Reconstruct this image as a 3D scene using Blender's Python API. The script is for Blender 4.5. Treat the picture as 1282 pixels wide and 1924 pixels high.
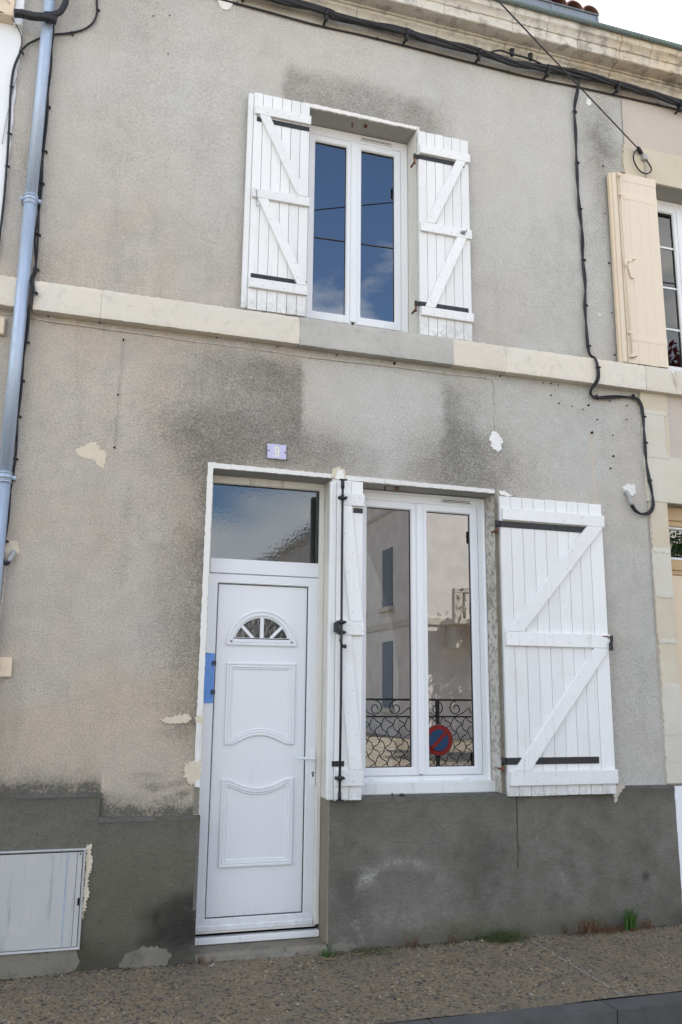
import bpy, bmesh, math, random
import numpy as np
from mathutils import Vector, Matrix

C = bpy.context.scene.collection
SC = bpy.context.scene
for o in list(bpy.data.objects):
    bpy.data.objects.remove(o)
random.seed(9)
RNG = np.random.default_rng(9)

# ------------------------------------------------------------------ camera
cam_d = bpy.data.cameras.new('camera')
cam_d.sensor_fit = 'VERTICAL'
cam_d.sensor_height = 36.0
cam_d.lens = 30.0
cam_d.clip_start = 0.05
cam_d.clip_end = 600
cam = bpy.data.objects.new('camera', cam_d)
C.objects.link(cam)
_right = Vector((0.95565, -0.29433, 0.01027))
_down = Vector((0.07043, 0.19453, -0.97836))
_fwd = Vector((0.28597, 0.93569, 0.20664))
M3 = Matrix((_right, -_down, -_fwd)).transposed()
cam.matrix_world = Matrix.Translation((0, -5.5, 1.57)) @ M3.to_4x4()
SC.camera = cam

# ------------------------------------------------------------------ light
SUN_EL, SUN_AZ = math.radians(50), math.radians(32)     # azimuth from +Y towards +X: the sun stands behind the houses
world = bpy.data.worlds.new('World')
SC.world = world
world.use_nodes = True
wn, wl = world.node_tree.nodes, world.node_tree.links
wn.clear()
sky = wn.new('ShaderNodeTexSky')
sky.sky_type = 'NISHITA'
sky.sun_disc = False
sky.sun_elevation = SUN_EL
sky.sun_rotation = SUN_AZ
sky.air_density = 0.8
sky.dust_density = 0.15
sky.ozone_density = 4.0
tc = wn.new('ShaderNodeTexCoord')
mp = wn.new('ShaderNodeMapping')
mp.inputs['Scale'].default_value = (1.0, 1.0, 2.4)
mp.inputs['Location'].default_value = (0.12, 5.25, 8.42)
nz = wn.new('ShaderNodeTexNoise')
nz.inputs['Scale'].default_value = 1.9
nz.inputs['Detail'].default_value = 7
nz.inputs['Roughness'].default_value = 0.55
cr = wn.new('ShaderNodeValToRGB')
cr.color_ramp.elements[0].position = 0.47
cr.color_ramp.elements[0].color = (0.0, 0.0, 0.0, 1)
cr.color_ramp.elements[1].position = 0.60
cr.color_ramp.elements[1].color = (1.0, 1.0, 1.0, 1)
mx = wn.new('ShaderNodeMix')
mx.data_type = 'RGBA'
mx.inputs['B'].default_value = (7.5, 7.4, 7.4, 1)
bg = wn.new('ShaderNodeBackground')
bg.inputs['Strength'].default_value = 0.15
wo = wn.new('ShaderNodeOutputWorld')
wl.new(tc.outputs['Generated'], mp.inputs['Vector'])
wl.new(mp.outputs['Vector'], nz.inputs['Vector'])
wl.new(nz.outputs['Fac'], cr.inputs['Fac'])
wl.new(cr.outputs['Color'], mx.inputs['Factor'])
wl.new(sky.outputs['Color'], mx.inputs['A'])
wl.new(mx.outputs['Result'], bg.inputs['Color'])
wl.new(bg.outputs['Background'], wo.inputs['Surface'])

sun_d = bpy.data.lights.new('sun', 'SUN')
sun_d.energy = 5.0
sun_d.angle = math.radians(0.53)
sun_d.color = (1.0, 0.96, 0.91)
sun = bpy.data.objects.new('sun', sun_d)
C.objects.link(sun)
sdir = Vector((math.sin(SUN_AZ) * math.cos(SUN_EL), math.cos(SUN_AZ) * math.cos(SUN_EL), math.sin(SUN_EL)))
sun.rotation_euler = (-sdir).to_track_quat('-Z', 'Y').to_euler()
sun.location = sdir * 30

vs = SC.view_settings
vs.view_transform = 'Standard'
vs.look = 'None'
vs.gamma = 1
vs.use_curve_mapping = False
vs.exposure = 1.38
try:
    vs.use_white_balance = True
    vs.white_balance_temperature = 6700
    vs.white_balance_tint = 7
except Exception:
    pass
SC.cycles.max_bounces = 8
SC.cycles.glossy_bounces = 4
SC.cycles.transmission_bounces = 4
SC.cycles.transparent_max_bounces = 8


# ------------------------------------------------------------------ material kit
class Mat:
    def __init__(s, name):
        s.m = bpy.data.materials.new(name)
        s.m.use_nodes = True
        s.t = s.m.node_tree
        s.n = s.t.nodes
        s.l = s.t.links
        s.b = s.n['Principled BSDF']
        s.geo = s.n.new('ShaderNodeNewGeometry')
        s.pos = s.geo.outputs['Position']

    def set(s, inp, v):
        if hasattr(v, 'is_output') or isinstance(v, bpy.types.NodeSocket):
            s.l.new(v, inp)
        elif isinstance(v, (tuple, list)) and len(v) == 3 and inp.type == 'RGBA':
            inp.default_value = (*v, 1)
        else:
            inp.default_value = v

    def map(s, scale=(1, 1, 1), vec=None):
        k = s.n.new('ShaderNodeMapping')
        k.inputs['Scale'].default_value = scale
        s.l.new(vec or s.pos, k.inputs['Vector'])
        return k.outputs['Vector']

    def noise(s, scale, detail=4, rough=.55, vec=None, dist=0):
        k = s.n.new('ShaderNodeTexNoise')
        k.inputs['Scale'].default_value = scale
        k.inputs['Detail'].default_value = detail
        k.inputs['Roughness'].default_value = rough
        k.inputs['Distortion'].default_value = dist
        s.l.new(vec or s.pos, k.inputs['Vector'])
        return k.outputs['Fac']

    def voro(s, scale, vec=None, feat='F1', out='Distance'):
        k = s.n.new('ShaderNodeTexVoronoi')
        k.feature = feat
        k.inputs['Scale'].default_value = scale
        s.l.new(vec or s.pos, k.inputs['Vector'])
        return k.outputs[out]

    def ramp(s, fac, p0, p1, c0=0., c1=1.):
        k = s.n.new('ShaderNodeMapRange')
        k.interpolation_type = 'SMOOTHSTEP'
        k.inputs['From Min'].default_value = p0
        k.inputs['From Max'].default_value = p1
        k.inputs['To Min'].default_value = c0
        k.inputs['To Max'].default_value = c1
        s.set(k.inputs['Value'], fac)
        return k.outputs['Result']

    def math(s, op, a, b=0.0):
        k = s.n.new('ShaderNodeMath')
        k.operation = op
        s.set(k.inputs[0], a)
        s.set(k.inputs[1], b)
        return k.outputs[0]

    def mix(s, fac, a, b, mode='MIX'):
        k = s.n.new('ShaderNodeMix')
        k.data_type = 'RGBA'
        k.blend_type = mode
        s.set(k.inputs['Factor'], fac)
        s.set(k.inputs['A'], a)
        s.set(k.inputs['B'], b)
        return k.outputs['Result']

    def attr(s, name, out='Color'):
        k = s.n.new('ShaderNodeAttribute')
        k.attribute_name = name
        return k.outputs[out]

    def sep(s, col):
        k = s.n.new('ShaderNodeSeparateColor')
        s.l.new(col, k.inputs[0])
        return k.outputs

    def rand(s):
        return s.n.new('ShaderNodeObjectInfo').outputs['Random']

    def z(s):
        k = s.n.new('ShaderNodeSeparateXYZ')
        s.l.new(s.pos, k.inputs[0])
        return k.outputs['Z']

    def bump(s, h, strength=.5, dist=.002, prev=None):
        k = s.n.new('ShaderNodeBump')
        s.set(k.inputs['Strength'], strength)
        s.set(k.inputs['Distance'], dist)
        s.l.new(h, k.inputs['Height'])
        if prev is not None:
            s.l.new(prev, k.inputs['Normal'])
        return k.outputs['Normal']

    def out(s, col, rough=.6, normal=None, metal=0.0, spec=.5):
        s.set(s.b.inputs['Base Color'], col)
        s.set(s.b.inputs['Roughness'], rough)
        s.b.inputs['Metallic'].default_value = metal
        s.b.inputs['Specular IOR Level'].default_value = spec
        if normal is not None:
            s.l.new(normal, s.b.inputs['Normal'])
        return s.m


def simple(name, col, rough=.6, var=.12, scale=30, metal=0, bump=0, spec=.5):
    k = Mat(name)
    n = k.noise(scale, 4)
    c = k.mix(k.ramp(n, .3, .7), tuple(v * (1 - var) for v in col), tuple(min(1, v * (1 + var)) for v in col))
    nb = k.bump(k.noise(scale * 4, 3), bump, .002) if bump else None
    return k.out(c, rough, nb, metal, spec)


# roughcast wall: R grime, G coarseness, B warm tint, A pale wash
def wall_mat():
    k = Mat('roughcast_render')
    a = k.n.new('ShaderNodeAttribute'); a.attribute_name = 'stain'
    r, g, b = k.sep(a.outputs['Color'])[:3]
    pale = a.outputs['Alpha']
    big = k.noise(.9, 6, .62)
    mid = k.noise(7, 6, .65)
    worm = k.noise(62, 3, .62, None, .5)
    fine = k.noise(125, 4, .72)
    grit = k.voro(85)
    warm = k.math('ADD', b, k.ramp(big, .33, .7, -.12, .35))
    base = k.mix(warm, (.555, .548, .512), (.585, .475, .365))
    base = k.mix(k.ramp(mid, .36, .70, 0, .34), base, (.40, .37, .32))
    base = k.mix(k.ramp(k.noise(2.3, 6, .7), .5, .74, 0, .38), base, (.34, .32, .285))
    base = k.mix(k.math('MULTIPLY', pale, .75), base, (.68, .655, .605))
    # shade of the cast's hollows painted into the colour, deepening the grime there
    hollow = k.ramp(worm, .38, .60, 1, 0)
    gr = k.math('MULTIPLY', r, k.math('ADD', k.math('MULTIPLY', k.ramp(mid, .25, .65, .45, .95), 1.0), k.math('MULTIPLY', hollow, .45)))
    base = k.mix(gr, base, (.115, .105, .082))
    base = k.mix(k.math('MULTIPLY', hollow, k.math('MULTIPLY', g, .40)), base, (.17, .155, .122))
    pit = k.ramp(fine, .30, .60, 1, 0)
    pitamt = k.math('MULTIPLY', pit, k.math('ADD', .34, k.math('MULTIPLY', g, .35)))
    base = k.mix(pitamt, base, (.15, .135, .11))
    sp = k.ramp(k.noise(230, 2, .5), .58, .74, 0, .42)
    base = k.mix(sp, base, (.66, .63, .57))
    h = k.math('ADD', k.math('MULTIPLY', fine, 1.0), k.math('MULTIPLY', grit, -.35))
    st = k.math('ADD', .45, k.math('MULTIPLY', g, .55))
    n0 = k.bump(k.noise(6, 5, .55), .35, .02)
    n1 = k.bump(worm, k.math('ADD', .10, k.math('MULTIPLY', g, 1.0)), .022, n0)
    n2 = k.bump(h, st, .004, n1)
    return k.out(base, .95, n2, 0, .2)


def plinth_mat():
    k = Mat('cement_plinth')
    a = k.n.new('ShaderNodeAttribute'); a.attribute_name = 'stain'
    r, g, b = k.sep(a.outputs['Color'])[:3]
    pale = a.outputs['Alpha']
    big = k.noise(1.5, 7, .66)
    mid = k.noise(6, 7, .7)
    fine = k.noise(130, 5, .7)
    base = k.mix(k.ramp(big, .34, .66), (.170, .156, .126), (.228, .212, .178))
    base = k.mix(k.ramp(mid, .38, .68, 0, .30), base, (.29, .272, .235))
    base = k.mix(k.ramp(k.noise(3.1, 7, .72), .46, .68, 0, .38), base, (.082, .077, .062))
    base = k.mix(k.math('MULTIPLY', b, k.ramp(mid, .3, .65, .35, 1)), base, (.105, .105, .045))
    base = k.mix(k.math('MULTIPLY', r, k.ramp(mid, .2, .6, .65, 1)), base, (.040, .037, .030))
    base = k.mix(k.math('MULTIPLY', pale, k.ramp(k.noise(22, 6, .78), .40, .62, .15, 1)), base, (.42, .405, .36))
    base = k.mix(k.ramp(fine, .30, .54, .42, 0), base, (.055, .05, .041))
    base = k.mix(k.ramp(k.noise(210, 2), .62, .76, 0, .4), base, (.36, .345, .31))
    trowel = k.noise(1, 5, .6, k.map((14, 14, 46)))
    n1 = k.bump(trowel, .55, .010)
    n1 = k.bump(k.noise(60, 5, .72), .9, .014, n1)
    n2 = k.bump(fine, 1.0, .006, n1)
    return k.out(base, .92, n2, 0, .25)


def paint_mat(name, col, dirt=.35, rough=.42, dirtcol=(.33, .30, .25), grain=True, rv=.05, splash=()):
    k = Mat(name)
    big = k.noise(5, 6, .65)
    mid = k.noise(40, 5, .7)
    strk = k.noise(1, 5, .6, k.map((34, 34, 2.2)))
    rr = k.rand()
    c = k.mix(k.ramp(rr, 0, 1), tuple(v * (1 - rv) for v in col), tuple(min(1, v * (1 + rv * .5)) for v in col))
    c = k.mix(k.ramp(big, .5, .78, 0, dirt * .55), c, tuple(v * .62 for v in (1, .93, .8)))
    c = k.mix(k.ramp(strk, .56, .78, 0, dirt * .7), c, dirtcol)
    c = k.mix(k.ramp(mid, .66, .8, 0, dirt * 1.1), c, dirtcol)
    if splash:
        z_ = k.z()
        for z0, z1, amt in splash:
            zz = k.math('MULTIPLY', k.ramp(z_, z0, z1, 1, 0), k.ramp(k.noise(26, 6, .75), .38, .66, .1, 1))
            zz = k.math('MULTIPLY', zz, k.ramp(z_, z0 - .25, z0 - .24, 0, amt))
            c = k.mix(zz, c, (.27, .245, .20))
    nb = k.bump(k.noise(1, 4, .6, k.map((120, 120, 6))) if grain else k.noise(60, 3), .34 if grain else .08, .002)
    return k.out(c, rough, nb, 0, .4)


def stone_mat(name, a, b, dark=.5, dcol=(.13, .125, .11), bump=.5, sc=1.0, th=.52):
    k = Mat(name)
    big = k.noise(2.4 * sc, 6, .65)
    mid = k.noise(11 * sc, 6, .7)
    rr = k.rand()
    c = k.mix(k.ramp(big, .32, .68), a, b)
    c = k.mix(k.ramp(rr, 0, 1, 0, .35), c, tuple(v * .78 for v in a))
    c = k.mix(k.ramp(mid, th, th + .22, 0, dark), c, dcol)
    c = k.mix(k.ramp(k.noise(3.5, 5, .7), th + .04, th + .24, 0, dark * .9), c, dcol)
    c = k.mix(k.ramp(k.noise(160, 3), .5, .7, 0, .25), c, tuple(v * .5 for v in a))
    n1 = k.bump(k.noise(24, 5, .7), bump * .6, .006)
    n2 = k.bump(k.noise(130, 4, .65), bump, .0025, n1)
    return k.out(c, .9, n2, 0, .2)


def glass_mat(name, ripple=0.0, tint=(.50, .54, .54), ior=2.8, rough=0.0, rip_scale=3.0):
    k = Mat(name)
    k.n.remove(k.b)
    outn = [x for x in k.n if x.type == 'OUTPUT_MATERIAL'][0]
    tr = k.n.new('ShaderNodeBsdfTransparent'); tr.inputs['Color'].default_value = (*tint, 1)
    gl = k.n.new('ShaderNodeBsdfGlossy'); gl.inputs['Roughness'].default_value = rough
    fr = k.n.new('ShaderNodeFresnel'); fr.inputs['IOR'].default_value = ior
    ms = k.n.new('ShaderNodeMixShader')
    if ripple:
        nb = k.bump(k.noise(rip_scale, 2, .5), ripple, .01)
        k.l.new(nb, gl.inputs['Normal'])
    k.l.new(fr.outputs[0], ms.inputs[0])
    k.l.new(tr.outputs[0], ms.inputs[1])
    k.l.new(gl.outputs[0], ms.inputs[2])
    k.l.new(ms.outputs[0], outn.inputs['Surface'])
    return k.m


def zinc_mat(name, col, rough=.42, metal=.85, streak=.4):
    k = Mat(name)
    n = k.noise(1, 5, .65, k.map((60, 60, 3)))
    m = k.noise(25, 5, .7)
    c = k.mix(k.ramp(n, .35, .7), tuple(v * (1 - streak) for v in col), col)
    c = k.mix(k.ramp(m, .62, .78, 0, .35), c, tuple(v * .4 for v in col))
    return k.out(c, k.ramp(m, .3, .7, rough - .08, rough + .15), k.bump(m, .12, .002), metal, .5)


def aggregate_base():
    k = Mat('exposed_aggregate')
    n = k.noise(70, 5, .7)
    col = k.voro(62, out='Color')
    s = k.sep(col)
    base = k.mix(k.ramp(n, .3, .7), (.16, .124, .076), (.24, .19, .12))
    base = k.mix(k.ramp(s[0], .72, .8, 0, .75), base, (.035, .032, .03))
    base = k.mix(k.ramp(s[1], .7, .8, 0, .7), base, (.24, .19, .13))
    base = k.mix(k.ramp(k.noise(3.2, 5), .45, .72, 0, .55), base, (.20, .155, .11))
    base = k.mix(k.ramp(k.noise(2.1, 5), .5, .75, 0, .5), base, (.075, .072, .065))
    n1 = k.bump(k.voro(62), .7, .006)
    return k.out(base, .88, k.bump(n, .5, .003, n1), 0, .3)


def pebble_mat():
    k = Mat('pebbles')
    c = k.attr('tone')
    c = k.mix(k.ramp(k.noise(1.7, 5, .65), .42, .70, 0, .65), c, (.085, .078, .064))
    c = k.mix(k.ramp(k.noise(2.6, 4, .6), .50, .72, 0, .4), c, (.30, .23, .14))
    c2 = k.mix(k.ramp(k.noise(180, 3), .4, .7, 0, .35), c, (.08, .075, .065))
    return k.out(c2, .7, None, 0, .4)


def leaf_mat(name, c0, c1, trans=.25):
    k = Mat(name)
    k.set(k.b.inputs['Base Color'], k.mix(k.ramp(k.noise(14, 4), .3, .7), c0, c1))
    k.b.inputs['Roughness'].default_value = .5
    k.b.inputs['Subsurface Weight'].default_value = 0
    t = k.n.new('ShaderNodeBsdfTranslucent')
    t.inputs['Color'].default_value = (*[v * 1.5 for v in c1], 1)
    ms = k.n.new('ShaderNodeMixShader'); ms.inputs[0].default_value = trans
    outn = [x for x in k.n if x.type == 'OUTPUT_MATERIAL'][0]
    k.l.new(k.b.outputs[0], ms.inputs[1]); k.l.new(t.outputs[0], ms.inputs[2]); k.l.new(ms.outputs[0], outn.inputs['Surface'])
    return k.m


W_ROUGH = wall_mat()
W_PLINTH = plinth_mat()
S_PLINTH = stone_mat('plinth_edge_cement', (.125, .12, .105), (.165, .158, .14), .6, (.05, .05, .038), .7, 2)
P_SHUT = paint_mat('white_shutter_paint', (.80, .795, .775), .46, .45, (.36, .33, .28), True, .06, ((.885, .99, .55), (4.15, 4.34, .55)))
P_TRIM = paint_mat('white_masonry_paint', (.76, .74, .69), .65, .7, (.30, .28, .24), False)
P_JAMB = paint_mat('weathered_white_paint', (.70, .67, .61), 1.0, .75, (.24, .20, .155), False)
P_PVC = paint_mat('white_plastic', (.80, .81, .82), .10, .28, (.40, .38, .34), False, .0)
P_PVCD = paint_mat('dirty_white_plastic', (.76, .76, .75), .75, .38, (.22, .20, .17), False, .0)
P_DOOR = paint_mat('door_plastic', (.78, .785, .80), .14, .26, (.42, .40, .36), False, .0, ((.10, .36, .22),))
P_PEACH = paint_mat('peach_paint', (.74, .63, .49), .18, .5, (.42, .33, .25), True, .02)
P_CREAM = paint_mat('cream_paint', (.72, .58, .42), .2, .45, (.4, .33, .25), False, .02)
P_TAN = paint_mat('tan_door_paint', (.50, .34, .18), .25, .45, (.3, .2, .12), True, .03)
P_WHITEWALL = paint_mat('white_wall_paint', (.80, .81, .82), .22, .8, (.45, .43, .4), False, .0)
S_STRING = stone_mat('string_course_limestone', (.74, .67, .55), (.70, .66, .58), .30, (.32, .31, .27), .5)
S_CONC = stone_mat('sill_concrete', (.45, .435, .395), (.54, .515, .465), .5, (.27, .26, .235), .6)
S_CORN = stone_mat('cornice_limestone', (.62, .575, .49), (.68, .645, .57), .7, (.20, .19, .165), .6, 1.0, .49)
S_CORNW = stone_mat('warm_cornice_limestone', (.64, .54, .40), (.62, .58, .50), .7, (.18, .165, .145), .6, 1.0, .47)
S_QUOIN = stone_mat('quoin_limestone', (.62, .54, .40), (.66, .60, .48), .18, (.45, .38, .28), .35)
S_QUOINP = stone_mat('pale_quoin_limestone', (.68, .65, .56), (.64, .58, .47), .12, (.45, .38, .28), .35)
S_PINK = stone_mat('pinkish_render', (.52, .46, .40), (.58, .50, .43), .15, (.42, .35, .29), .3)
S_STEP = stone_mat('doorstep_stone', (.25, .22, .17), (.165, .15, .125), .7, (.06, .055, .048), .8, 2)
S_MORT = stone_mat('lime_patch', (.74, .66, .52), (.68, .585, .44), .35, (.50, .42, .31), 1.0, 4)
S_FILL = stone_mat('white_filler', (.78, .77, .74), (.84, .83, .81), .25, (.55, .53, .49), 1.0, 4)
S_CEM = stone_mat('rough_cement', (.245, .222, .178), (.185, .17, .138), .65, (.09, .085, .07), .9, 2)
S_KERB = stone_mat('kerb_concrete', (.095, .091, .083), (.125, .12, .11), .45, (.07, .07, .068), .6, 2)
S_JAMBC = stone_mat('brown_cement', (.25, .21, .155), (.30, .26, .20), .4, (.15, .12, .09), .4)
P_JAMBD = stone_mat('peeling_white_paint', (.60, .565, .50), (.68, .655, .60), .85, (.19, .165, .135), .7, 2.6, .45)
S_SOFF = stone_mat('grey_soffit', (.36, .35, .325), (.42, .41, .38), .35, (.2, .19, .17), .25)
M_BLACK = simple('black_iron', (.018, .019, .022), .5, .3, 60, 0, .3)
M_CABLE = simple('black_cable_rubber', (.014, .014, .017), .55, .25, 40, 0, .15)
M_RUST = simple('rusty_iron', (.17, .07, .035), .85, .5, 90, .2, .6)
M_STEEL = simple('dull_steel', (.28, .28, .28), .45, .25, 60, .7)
M_ZINCP = zinc_mat('galvanised_zinc', (.47, .555, .67), .48, .45, .14)  # zinc tinted blue, the sky's reflection put into the colour
M_GUT = zinc_mat('verdigris_gutter', (.20, .255, .24), .6, .3, .35)
M_ZINCB = zinc_mat('grey_zinc_flashing', (.27, .30, .33), .5, .5, .2)
M_DARK = simple('dark_gap', (.012, .012, .012), .95, .1, 10, 0, 0, .1)
M_TILE = stone_mat('terracotta_tile', (.20, .095, .065), (.24, .14, .10), .75, (.075, .062, .056), .6, 3)
M_GREYPL = simple('grey_plastic_conduit', (.36, .36, .35), .5, .1, 40)
M_CREAMW = simple('cream_wire', (.55, .51, .44), .6, .15, 40)
M_PLATE = simple('enamel_plate', (.54, .52, .70), .25, .05, 60)
M_DIGIT = simple('cream_enamel', (.80, .79, .55), .3, .05, 60)
M_BLUE = simple('blue_plastic', (.10, .27, .66), .35, .12, 12)
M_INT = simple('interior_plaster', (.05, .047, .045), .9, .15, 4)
M_SPACER = simple('glazing_gasket', (.02, .02, .022), .6, .1, 40)
G_UP = glass_mat('window_glass', .015, ior=3.3, rip_scale=2.0)
G_NB = glass_mat('neighbour_glass', .01, ior=1.9, rip_scale=2.0)
G_LOW = glass_mat('window_glass_low', .006, rip_scale=2.0)
G_TRANS = glass_mat('hammered_glass', .018, (.45, .5, .52), 2.05, .02, 48.0)
G_FAN = glass_mat('frosted_fan_glass', .25, (.5, .52, .52), 1.7, .05, 30.0)
M_ASPH = simple('asphalt', (.05, .05, .05), .9, .35, 60, 0, .6)
L_GREEN = leaf_mat('fresh_green_leaf', (.04, .10, .018), (.075, .165, .035))
L_DULL = leaf_mat('dull_green_leaf', (.05, .075, .02), (.10, .13, .04))
L_DRY = leaf_mat('dry_brown_stem', (.11, .055, .025), (.19, .10, .05), .1)
L_STRAW = leaf_mat('dry_straw', (.26, .20, .11), (.36, .28, .17), .15)
L_RED = leaf_mat('red_plum_leaf', (.06, .010, .014), (.13, .022, .025))
L_TREE = leaf_mat('tree_leaf', (.03, .06, .015), (.06, .11, .03))
M_BARK = stone_mat('bark', (.10, .08, .06), (.14, .115, .09), .4, (.05, .04, .03), .9, 3)

# ------------------------------------------------------------------ object kit
LOC = {}


def wloc(o):
    return LOC.get(o.name, Vector((0, 0, 0)))


def tag(o, label=None, cat=None, group=None, kind=None):
    if label: o['label'] = label
    if cat: o['category'] = cat
    if group: o['group'] = group
    if kind: o['kind'] = kind
    return o


def thing(name, label, cat, loc=(0, 0, 0), group=None):
    o = bpy.data.objects.new(name, None)
    o.empty_display_size = .1
    C.objects.link(o)
    o.location = loc
    LOC[o.name] = Vector(loc)
    return tag(o, label, cat, group)


def link(name, me, parent=None, at=(0, 0, 0), label=None, kind=None):
    """mesh written about the world point `at`"""
    o = bpy.data.objects.new(name, me)
    C.objects.link(o)
    p = Vector(at)
    LOC[o.name] = p
    if parent is not None:
        o.parent = parent
        o.location = p - wloc(parent)
    else:
        o.location = p
    return tag(o, label, None, None, kind)


def finish(bm, mat, smooth=False):
    me = bpy.data.meshes.new('m')
    bm.normal_update()
    bm.to_mesh(me)
    bm.free()
    for m_ in (mat if isinstance(mat, (list, tuple)) else [mat]):
        me.materials.append(m_)
    if smooth:
        me.polygons.foreach_set('use_smooth', [True] * len(me.polygons))
    return me


_boxes = {}


def box_mesh(dx, dy, dz, mat, bev):
    key = (round(dx, 4), round(dy, 4), round(dz, 4), mat.name, bev)
    if key not in _boxes:
        bm = bmesh.new()
        bmesh.ops.create_cube(bm, size=1, matrix=Matrix.Translation((0, 0, dz / 2)) @ Matrix.Diagonal((dx, dy, dz, 1)))
        if bev:
            bmesh.ops.bevel(bm, geom=bm.edges[:], offset=min(bev, dx * .3, dy * .3, dz * .3), segments=1, affect='EDGES')
        _boxes[key] = finish(bm, mat)
    return _boxes[key]


def box(name, parent, x0, x1, y0, y1, z0, z1, mat, bev=.002, label=None, kind=None):
    me = box_mesh(x1 - x0, y1 - y0, z1 - z0, mat, bev)
    return link(name, me, parent, ((x0 + x1) / 2, (y0 + y1) / 2, z0), label, kind)


def bm_box(bm, x0, x1, y0, y1, z0, z1, bev=0):
    r = bmesh.ops.create_cube(bm, size=1, matrix=Matrix.Translation(((x0 + x1) / 2, (y0 + y1) / 2, (z0 + z1) / 2)) @ Matrix.Diagonal((x1 - x0, y1 - y0, z1 - z0, 1)))
    if bev:
        es = list({e for v in r['verts'] for e in v.link_edges})
        bmesh.ops.bevel(bm, geom=es, offset=bev, segments=1, affect='EDGES')


def prism(bm, pts, y0, y1):
    """extrude an (x,z) outline from y0 (front) to y1"""
    f = [bm.verts.new((x, y0, z)) for x, z in pts]
    b = [bm.verts.new((x, y1, z)) for x, z in pts]
    n = len(pts)
    fs = [bm.faces.new(f), bm.faces.new(b[::-1])]
    for i in range(n):
        fs.append(bm.faces.new((f[(i + 1) % n], f[i], b[i], b[(i + 1) % n])))
    bmesh.ops.recalc_face_normals(bm, faces=fs)
    bmesh.ops.triangulate(bm, faces=fs[:2])


def slab(name, parent, pts, y0, y1, mat, label=None, kind=None, bev=0):
    bm = bmesh.new()
    cx = sum(p[0] for p in pts) / len(pts)
    cz = min(p[1] for p in pts)
    prism(bm, [(x - cx, z - cz) for x, z in pts], 0, y1 - y0)
    if bev:
        es = [e for e in bm.edges if len(e.link_faces) == 2 and e.calc_face_angle(0) > .5]
        bmesh.ops.bevel(bm, geom=es, offset=bev, segments=1, affect='EDGES')
    return link(name, finish(bm, mat), parent, (cx, y0, cz), label, kind)


def jag(pts, amp, step=.012, seed=0):
    r = random.Random(seed)
    out = []
    n = len(pts)
    for i in range(n):
        a, b = Vector(pts[i]), Vector(pts[(i + 1) % n])
        k = max(1, int((b - a).length / step))
        d = (b - a).normalized()
        nn = Vector((-d.y, d.x))
        for j in range(k):
            p = a.lerp(b, j / k) + nn * r.uniform(-amp, amp) + d * r.uniform(-amp, amp) * .3
            out.append((p.x, p.y))
    return out


def patch(name, parent, pts, y0, th, mat, amp=.006, step=.012, seed=1, label=None, kind=None):
    return slab(name, parent, jag(pts, amp, step, seed), y0 - th, y0 + .004, mat, label, kind)


def spline(P, n=6):
    P = [Vector(p) for p in P]
    if len(P) < 3: n = 1
    out = []
    for i in range(len(P) - 1):
        p0, p1, p2, p3 = P[max(i - 1, 0)], P[i], P[i + 1], P[min(i + 2, len(P) - 1)]
        for j in range(n):
            t = j / n
            out.append(.5 * ((2 * p1) + (p2 - p0) * t + (2 * p0 - 5 * p1 + 4 * p2 - p3) * t * t + (3 * p1 - p0 - 3 * p2 + p3) * t ** 3))
    out.append(P[-1])
    return out


def bm_tube(bm, P, r, seg=8, caps=True):
    P = [Vector(p) for p in P]
    n = len(P)
    rings = []
    up = Vector((0, 0, 1))
    t0 = (P[1] - P[0]).normalized()
    if abs(t0.dot(up)) > .9: up = Vector((0, 1, 0))
    u = t0.cross(up).normalized()
    for i in range(n):
        t = (P[min(i + 1, n - 1)] - P[max(i - 1, 0)]).normalized()
        u = (u - t * u.dot(t))
        if u.length < 1e-6: u = t.orthogonal()
        u.normalize()
        v = t.cross(u)
        rr = r[i] if isinstance(r, (list, tuple)) else r
        rings.append([bm.verts.new(P[i] + (u * math.cos(2 * math.pi * k / seg) + v * math.sin(2 * math.pi * k / seg)) * rr) for k in range(seg)])
    for i in range(n - 1):
        for k in range(seg):
            f = bm.faces.new((rings[i][k], rings[i + 1][k], rings[i + 1][(k + 1) % seg], rings[i][(k + 1) % seg]))
            f.smooth = True
    if caps:
        bm.faces.new(rings[0])
        bm.faces.new(rings[-1][::-1])


def tube(name, parent, P, r, mat, seg=8, n=6, label=None, kind=None):
    bm = bmesh.new()
    o = Vector(P[0])
    Q = spline(P, n) if n > 1 else [Vector(p) for p in P]
    bm_tube(bm, [p - o for p in Q], r, seg)
    bmesh.ops.recalc_face_normals(bm, faces=bm.faces[:])
    return link(name, finish(bm, mat), parent, o, label, kind)


def cyl(name, parent, p, d, r, h, mat, seg=10, label=None, r2=None):
    """cylinder starting at p along unit d"""
    bm = bmesh.new()
    d = Vector(d).normalized()
    bm_tube(bm, [Vector((0, 0, 0)), d * h], [r, r if r2 is None else r2], seg)
    bmesh.ops.recalc_face_normals(bm, faces=bm.faces[:])
    return link(name, finish(bm, mat), parent, p, label)


# value noise on arrays
def vnoise(x, z, freq, octaves=4, rough=.55, seed=0):
    tot = np.zeros_like(x, dtype=float)
    amp, norm = 1.0, 0.0
    for o in range(octaves):
        g = np.random.default_rng(seed * 101 + o).random((257, 257))
        f = freq * 2 ** o
        u, v = x * f + 31.7 * (o + 1), z * f + 17.3 * (o + 1)
        iu, iv = np.floor(u).astype(int), np.floor(v).astype(int)
        fu, fv = u - iu, v - iv
        fu, fv = fu * fu * (3 - 2 * fu), fv * fv * (3 - 2 * fv)
        a, b = g[iu % 257, iv % 257], g[(iu + 1) % 257, iv % 257]
        c, d = g[iu % 257, (iv + 1) % 257], g[(iu + 1) % 257, (iv + 1) % 257]
        tot += amp * ((a * (1 - fu) + b * fu) * (1 - fv) + (c * (1 - fu) + d * fu) * fv)
        norm += amp
        amp *= rough
    return tot / norm


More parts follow.
